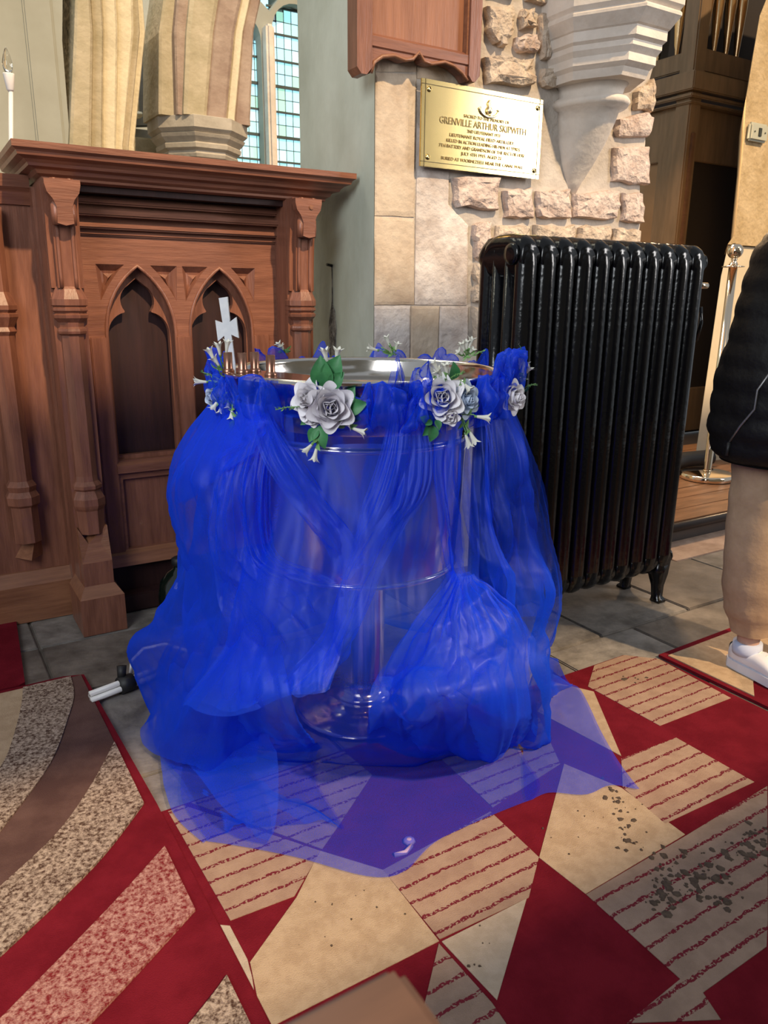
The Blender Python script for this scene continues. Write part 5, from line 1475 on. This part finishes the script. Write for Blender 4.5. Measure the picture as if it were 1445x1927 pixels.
# ================================================================== SMALL THINGS ON THE FLOOR
bt = MB().lathe([(0.0, 0.0), (0.078, 0.0), (0.085, 0.012), (0.086, 0.10), (0.075, 0.16), (0.045, 0.195), (0.022, 0.21), (0.020, 0.225), (0.0, 0.226)], (0.80, 2.84, 0), 28)
bo = thing('glass_flagon', 'round dark green glass flagon behind the drape beside the stall foot', 'bottle', (0.80, 2.84, 0))
bt.build('flagon_body', BOTTLE, bo, True)
MB().lathe([(0.023, 0.222), (0.027, 0.226), (0.027, 0.25), (0.018, 0.256), (0.0, 0.256)], (0.80, 2.84, 0), 16).build('stopper', BLACK_RUBBER, bo, True)
for k, (dy, dz, lbl) in enumerate(((-0.012, 0.020, 'white pole nearest the striped rug in the strapped bundle'), (0.010, 0.022, 'white pole furthest from the striped rug in the strapped bundle'), (0.0, 0.036, 'white pole lying on top of the strapped bundle by the striped rug'))):
    t = MB().tube([(0.345, 2.315 + dy, dz), (0.60, 2.385 + dy, dz)], 0.0095, 10)
    tag(t.build('white_pole', WHITE_PLASTIC, None, True, origin=(0.47, 2.35, 0)), lbl, 'pole', 'white poles strapped together on the flagstones')
strap = thing('velcro_strap', 'black strap with a standing loop holding the white poles together', 'strap', (0.47, 2.35, 0.0))
MB().tube([(0.440, 2.338, 0.027), (0.485, 2.350, 0.027)], 0.0285, 12).build('wrap', BLACK_RUBBER, strap, True)
MB().tube([(0.452, 2.350, 0.045), (0.458, 2.362, 0.085)], [0.013, 0.016], 10).build('loop', BLACK_RUBBER, strap, True)
MB().tube([(0.37, 2.36, 0.012), (0.47, 2.40, 0.02), (0.60, 2.43, 0.012)], 0.005, 6).build('tail', BLACK_RUBBER, strap, True)
cab = MB().tube([(0.49, 2.40, 0.02), (0.505, 2.43, 0.06), (0.55, 2.45, 0.085), (0.62, 2.44, 0.09), (0.72, 2.42, 0.04), (0.80, 2.40, 0.014)], 0.006, 8)
tag(cab.build('white_cable', WHITE_PLASTIC, None, True, origin=(0.62, 2.43, 0)), 'white cable looping from the strapped poles under the blue drape', 'cable')
pin = MB().tube([(0.80, 1.24, 0.013), (0.825, 1.232, 0.016), (0.85, 1.245, 0.014)], 0.006, 6)
pin.lathe([(0.0, 0.0125), (0.016, 0.013), (0.012, 0.018), (0.0, 0.02)], (0.855, 1.262, 0), 8)
tag(pin.build('fallen_blossom', mat('mauve_silk', (0.35, 0.25, 0.45), 0.7), None, True, origin=(0.83, 1.245, 0.012)), 'small fallen mauve blossom by the front hem of the drape', 'flower')

# pew in front of the photographer; only its polished shelf corner reaches the picture
pew = thing('pew_front', 'brown polished pew shelf corner, out of focus close to the camera', 'pew', (-0.4, 0.2, 0.0))
MB().box((-1.2, 0.02, 0.872), (0.186, 0.283, 0.90), 0.007).build('book_shelf', WOOD_PEW, pew)
MB().box((-1.2, 0.20, 0.10), (0.165, 0.235, 0.872), 0.004).build('front_panel', WOOD_V, pew)
MB().box((0.105, 0.04, 0.0), (0.172, 0.262, 0.872), 0.006).build('pew_end', WOOD_V, pew)
MB().box((-1.2, 0.16, 0.0), (0.105, 0.25, 0.10), 0.004).build('plinth', WOOD_V, pew)

# ================================================================== PERSON AT THE RIGHT EDGE
PCX, PCY = 2.343, 1.357
per = thing('person', 'person in black quilted jacket, rolled beige trousers and white trainers standing by the radiator', 'person', (PCX, PCY, 0.0))
def skin_body(name, joints, bones, m, parent, root):
    me = bpy.data.meshes.new(name)
    idx = {k: i for i, k in enumerate(joints)}
    me.from_pydata([Vector(joints[k][0]) - base(parent) for k in joints], [(idx[a], idx[b]) for a, b in bones], [])
    o = bpy.data.objects.new(name, me)
    COL.objects.link(o)
    o.parent = parent
    me.materials.append(m)
    sk = o.modifiers.new('skin', 'SKIN')
    sk.use_smooth_shade = True
    for k, i in idx.items():
        r = joints[k][1]
        d = me.skin_vertices[0].data[i]
        d.radius = r if isinstance(r, tuple) else (r, r)
        d.use_root = (k == root)
    sb = o.modifiers.new('sub', 'SUBSURF')
    sb.levels = 2
    sb.render_levels = 2
    return o
hx, hy = PCX, PCY
J = {'pelvis': ((hx, hy, 0.92), (0.15, 0.11)), 'waist': ((hx, hy, 1.08), (0.13, 0.10)), 'chest': ((hx, hy - 0.01, 1.28), (0.155, 0.115)), 'collar': ((hx, hy - 0.01, 1.44), (0.09, 0.075)), 'neck': ((hx, hy - 0.03, 1.51), 0.055),
     'skull': ((hx, hy - 0.045, 1.60), (0.068, 0.080)), 'crown': ((hx, hy - 0.035, 1.70), (0.072, 0.088)),
     'r_sh': ((hx - 0.165, hy - 0.01, 1.40), 0.058), 'r_el': ((hx - 0.16, hy - 0.16, 1.14), 0.043), 'r_wr': ((hx - 0.06, hy - 0.36, 1.12), 0.028), 'r_pa': ((hx - 0.04, hy - 0.43, 1.125), (0.020, 0.036)),
     'l_sh': ((hx + 0.165, hy - 0.01, 1.40), 0.058), 'l_el': ((hx + 0.19, hy - 0.14, 1.14), 0.043), 'l_wr': ((hx + 0.10, hy - 0.36, 1.10), 0.028), 'l_pa': ((hx + 0.08, hy - 0.43, 1.105), (0.020, 0.036)),
     'r_hip': ((2.265, 1.365, 0.84), 0.09), 'r_kn': ((2.29, 1.375, 0.47), 0.058), 'r_an': ((2.335, 1.395, 0.105), 0.038), 'r_he': ((2.335, 1.40, 0.05), 0.032), 'r_toe': ((2.328, 1.24, 0.03), (0.035, 0.02)),
     'l_hip': ((2.42, 1.35, 0.84), 0.09), 'l_kn': ((2.50, 1.28, 0.47), 0.058), 'l_an': ((2.53, 1.27, 0.105), 0.038), 'l_he': ((2.53, 1.275, 0.05), 0.032), 'l_toe': ((2.54, 1.12, 0.03), (0.035, 0.02))}
BN = [('pelvis', 'waist'), ('waist', 'chest'), ('chest', 'collar'), ('collar', 'neck'), ('neck', 'skull'), ('skull', 'crown')]
for s in 'rl':
    BN += [('collar', s + '_sh'), (s + '_sh', s + '_el'), (s + '_el', s + '_wr'), (s + '_wr', s + '_pa'), ('pelvis', s + '_hip'), (s + '_hip', s + '_kn'), (s + '_kn', s + '_an'), (s + '_an', s + '_he'), (s + '_he', s + '_toe')]
    px_, py_, pz_ = J[s + '_pa'][0]
    for f in range(4):
        o1 = (f - 1.5) * 0.017
        J[f'{s}_f{f}a'] = ((px_ + 0.004, py_ - 0.035, pz_ + o1), 0.0085)
        J[f'{s}_f{f}b'] = ((px_ + (0.016 if s == 'r' else -0.016), py_ - 0.068 - 0.006 * (f in (1, 2)), pz_ + o1), 0.0075)
        J[f'{s}_f{f}c'] = ((px_ + (0.040 if s == 'r' else -0.040), py_ - 0.078 - 0.006 * (f in (1, 2)), pz_ + o1), 0.0065)
        BN += [(s + '_pa', f'{s}_f{f}a'), (f'{s}_f{f}a', f'{s}_f{f}b'), (f'{s}_f{f}b', f'{s}_f{f}c')]
    sg = 1 if s == 'r' else -1
    J[s + '_t0'] = ((px_ + sg * 0.012, py_ + 0.0, pz_ + 0.035), 0.010)
    J[s + '_t1'] = ((px_ + sg * 0.028, py_ - 0.035, pz_ + 0.050), 0.0085)
    BN += [(s + '_pa', s + '_t0'), (s + '_t0', s + '_t1')]
skin_body('body', J, BN, SKIN, per, 'pelvis')
# face
EYE = mat('dark_brown_eye', (0.03, 0.018, 0.012), 0.15)
hd_ = Vector((hx, hy - 0.045, 1.635))
for s in (-1, 1):
    MB().lathe([(0.0, -0.010), (0.007, -0.007), (0.010, 0.0), (0.007, 0.007), (0.0, 0.010)], (hd_.x + s * 0.029, hd_.y - 0.068, hd_.z), 10).build('eye', EYE, per, True)
    MB().lathe([(0.0, -0.03), (0.010, -0.022), (0.013, 0.0), (0.011, 0.022), (0.0, 0.03)], (hd_.x + s * 0.073, hd_.y + 0.01, hd_.z - 0.012), 10).build('ear', SKIN, per, True)
MB().loft([[(hd_.x - w, hd_.y - 0.078, z), (hd_.x, hd_.y - 0.078 - d, z), (hd_.x + w, hd_.y - 0.078, z)] for w, d, z in ((0.006, 0.006, hd_.z), (0.010, 0.016, hd_.z - 0.02), (0.015, 0.026, hd_.z - 0.038), (0.010, 0.006, hd_.z - 0.046))], True, True).build('nose', SKIN, per, True)
MB().tube([(hd_.x - 0.024, hd_.y - 0.070, hd_.z - 0.070), (hd_.x, hd_.y - 0.082, hd_.z - 0.072), (hd_.x + 0.024, hd_.y - 0.070, hd_.z - 0.070)], [0.003, 0.006, 0.003], 8).build('mouth', mat('lips', (0.42, 0.17, 0.14), 0.5), per, True)
rows_ = []
for i in range(12):
    row = []
    for j in range(33):
        az = 2 * math.pi * j / 32                      # 0 = face
        top = math.radians(50 + 78 * (0.5 - 0.5 * math.cos(az)) ** 0.8)
        p = top * i / 11
        k = 1.0 + 0.02 * math.sin(9 * az + 3 * p)
        row.append((hd_.x + 0.083 * k * math.sin(p) * math.sin(az), hd_.y + 0.012 - 0.099 * k * math.sin(p) * math.cos(az), 1.655 + 0.117 * k * math.cos(p)))
    rows_.append(row)
hm = MB().grid(rows_)
hm.grid([[(hd_.x + (q[0] - hd_.x) * 0.93, hd_.y + 0.012 + (q[1] - hd_.y - 0.012) * 0.93, 1.655 + (q[2] - 1.655) * 0.93) for q in r] for r in rows_])
hm.build('hair', HAIR, per, True, fix=False)

# jacket: quilted tube with rounded channels
def ell(cx, cy, a, b, z, n=48, e=2.3, w=0.0, ph=0.0):
    r = []
    for i in range(n):
        t = 2 * math.pi * i / n
        c, s = math.cos(t), math.sin(t)
        k = 1.0 + w * math.sin(5 * t + ph) + w * 0.7 * math.sin(11 * t + 2 * ph)
        r.append((cx + a * k * math.copysign(abs(c) ** (2 / e), c), cy + b * k * math.copysign(abs(s) ** (2 / e), s), z))
    return r
rings = []
zs = np.linspace(0.765, 1.485, 52)
for z in zs:
    a = np.interp(z, [0.765, 0.79, 0.86, 1.03, 1.17, 1.31, 1.40, 1.44, 1.485], [0.235, 0.262, 0.282, 0.276, 0.252, 0.236, 0.222, 0.19, 0.10])
    b = np.interp(z, [0.765, 0.79, 0.86, 1.03, 1.17, 1.31, 1.40, 1.44, 1.485], [0.175, 0.20, 0.222, 0.215, 0.19, 0.17, 0.145, 0.125, 0.088])
    q = abs(math.sin(math.pi * (z - 0.765) / 0.072))
    puff = 0.008 * (q ** 0.5 - 1)
    rings.append(ell(hx, hy, a + puff, b + puff, z, w=0.010, ph=z * 16))
jk = MB()
jk.loft(rings, True, False)
jk.loft([ell(hx, hy, 0.235, 0.175, 0.765), ell(hx, hy, 0.215, 0.155, 0.775), ell(hx, hy, 0.20, 0.15, 0.95)], True, False)
jk.build('jacket', JACKET, per, True)
jc = MB()
jc.loft([ell(hx, hy - 0.01, 0.12, 0.09, 1.46), ell(hx, hy - 0.01, 0.088, 0.078, 1.50), ell(hx, hy - 0.015, 0.082, 0.074, 1.545), ell(hx, hy - 0.015, 0.075, 0.068, 1.55), ell(hx, hy - 0.01, 0.078, 0.07, 1.47)], True, False)
jc.build('collar', JACKET, per, True)
for s, k in ((-1, 'r'), (1, 'l')):
    A_, B_, C_ = Vector(J[k + '_sh'][0]), Vector(J[k + '_el'][0]), Vector(J[k + '_wr'][0])
    pts, rr = [], []
    for i in range(33):
        t = i / 32
        p = A_.lerp(B_, t * 2) if t < 0.5 else B_.lerp(C_, t * 2 - 1)
        pts.append(p + (Vector((0, 0, 0.035 - 0.02 * i)) if i < 2 else Vector((0, 0, 0))))
        rr.append(((0.086 - 0.036 * t) + 0.006 * abs(math.sin(math.pi * i / 4))) * min(1.0, 0.55 + i * 0.16))
    MB().tube(pts, rr, 16).build('sleeve', JACKET, per, True)
# pocket zip on the side towards the camera, found on the jacket surface
def on_jacket(side, z):
    lx = Vector((-0.853, 0.522, 0))
    ring = rings[int(np.argmin(np.abs(zs - z)))]
    best = min((p for p in ring if (Vector(p) - Vector((hx, hy, 0))).dot(Vector((-0.504, -0.82, 0))) > 0), key=lambda p: abs((Vector(p) - Vector((hx, hy, p[2]))).dot(lx) - side))
    p = Vector(best)
    d = (p - Vector((hx, hy, p.z))).normalized()
    return Vector((p.x, p.y, z)) + d * 0.003
zp = [on_jacket(s, z) for s, z in ((0.195, 1.06), (0.207, 1.00), (0.220, 0.945), (0.233, 0.89), (0.246, 0.835))]
MB().tube(zp, 0.0035, 6).build('pocket_zip', ZIP, per, True)
MB().tube([zp[-1], zp[-1] + Vector((-0.004, 0.0, -0.04))], [0.006, 0.005], 8).build('zip_pull', BLACK_RUBBER, per, True)
# trousers: two legs joined at the seat, rolled hems
tr_ = MB()
for hip, kn, an, tag_ in (((2.262, 1.368), (2.285, 1.382), (2.335, 1.395), 'r'), ((2.43, 1.35), (2.50, 1.29), (2.53, 1.27), 'l')):
    R_ = []
    for z in np.linspace(0.155, 0.86, 34):
        t = (z - 0.155) / 0.705
        cx = np.interp(z, [0.155, 0.47, 0.86], [an[0], kn[0], hip[0]])
        cy = np.interp(z, [0.155, 0.47, 0.86], [an[1], kn[1], hip[1]])
        r = np.interp(z, [0.155, 0.17, 0.20, 0.24, 0.33, 0.50, 0.70, 0.86], [0.062, 0.066, 0.070, 0.086, 0.098, 0.102, 0.105, 0.115])
        w = 0.012 + 0.018 * math.exp(-((z - 0.22) / 0.05) ** 2) + 0.012 * math.exp(-((z - 0.66) / 0.06) ** 2)
        R_.append(ell(cx, cy, r * (1 + w * math.sin(60 * z)), r * 1.02 * (1 + w * math.sin(60 * z + 1)), z, 32, 2.0, w=w, ph=z * 14))
    tr_.loft(R_, True, False)
    tr_.loft([ell(an[0], an[1], 0.062, 0.063, 0.155, 32, 2.0), ell(an[0], an[1], 0.055, 0.056, 0.158, 32, 2.0), ell(an[0], an[1], 0.053, 0.054, 0.2, 32, 2.0)], True, False)
tr_.loft([ell(hx, hy, 0.19, 0.14, 0.80, 32), ell(hx, hy, 0.20, 0.15, 0.86, 32), ell(hx, hy, 0.185, 0.14, 0.98, 32)], True, True)
tr_.build('trousers', CHINO, per, True)
for an, toe_dx in (((2.333, 1.395), -0.012), ((2.53, 1.27), 0.02)):
    for r0, r1, nm, m in ((0.049, 0.046, 'sock', SOCK),):
        MB().lathe([(r1, 0.075), (r0, 0.09), (r0 - 0.002, 0.118), (0.036, 0.119)], (an[0], an[1], 0), 24).build(nm, m, per, True)
def shoe(ax, ay, dirx, diry):
    f = Vector((dirx, diry, 0)).normalized()
    s = Vector((-f.y, f.x, 0))
    o = Vector((ax, ay, 0)) - f * 0.068
    def sec(t, w, z0, z1, n=20, top=1.0):
        r = []
        for i in range(n):
            a = 2 * math.pi * i / n
            c, q = math.cos(a), math.sin(a)
            r.append(o + f * t + s * (w * math.copysign(abs(c) ** 0.75, c)) + Vector((0, 0, (z0 + z1) / 2 + (z1 - z0) / 2 * math.copysign(abs(q) ** 0.75, q))))
        return r
    up_ = MB()
    up_.loft([sec(t, w, 0.034, z) for t, w, z in ((0.0, 0.018, 0.085), (0.008, 0.030, 0.098), (0.03, 0.037, 0.098), (0.07, 0.039, 0.090), (0.11, 0.041, 0.098), (0.15, 0.044, 0.092), (0.19, 0.047, 0.074), (0.23, 0.047, 0.058), (0.26, 0.040, 0.050), (0.278, 0.024, 0.044), (0.284, 0.008, 0.040))], True, True)
    up_.build('shoe_upper', SHOE, per, True)
    so = MB()
    outl = [(0.0 - 0.004, 0.018), (0.012, 0.036), (0.06, 0.043), (0.11, 0.044), (0.19, 0.052), (0.24, 0.050), (0.275, 0.034), (0.29, 0.012)]
    full = [o + f * t + s * w for t, w in outl] + [o + f * t - s * w for t, w in outl[::-1]]
    so.loft([[(p.x, p.y, z) for p in full] for z in (0.0145, 0.020, 0.042, 0.045)], True, True)
    so.build('shoe_sole', SOLE, per, False)
    for i in range(4):
        t = 0.105 + 0.022 * i
        zt = 0.097 - 0.006 * i
        MB().tube([o + f * t + s * 0.028 + Vector((0, 0, zt - 0.010)), o + f * (t + 0.006) + Vector((0, 0, zt + 0.004)), o + f * t - s * 0.028 + Vector((0, 0, zt - 0.010))], 0.003, 6).build('shoelace', WHITE_PLASTIC, per, True)
    MB().loft([sec(t, w, 0.06, z, 12) for t, w, z in ((-0.003, 0.014, 0.094), (0.002, 0.020, 0.097))], True, True).build('heel_tab', BLACK_RUBBER, per, True)
shoe(2.335, 1.385, -0.05, -1.0)
shoe(2.53, 1.26, 0.08, -1.0)
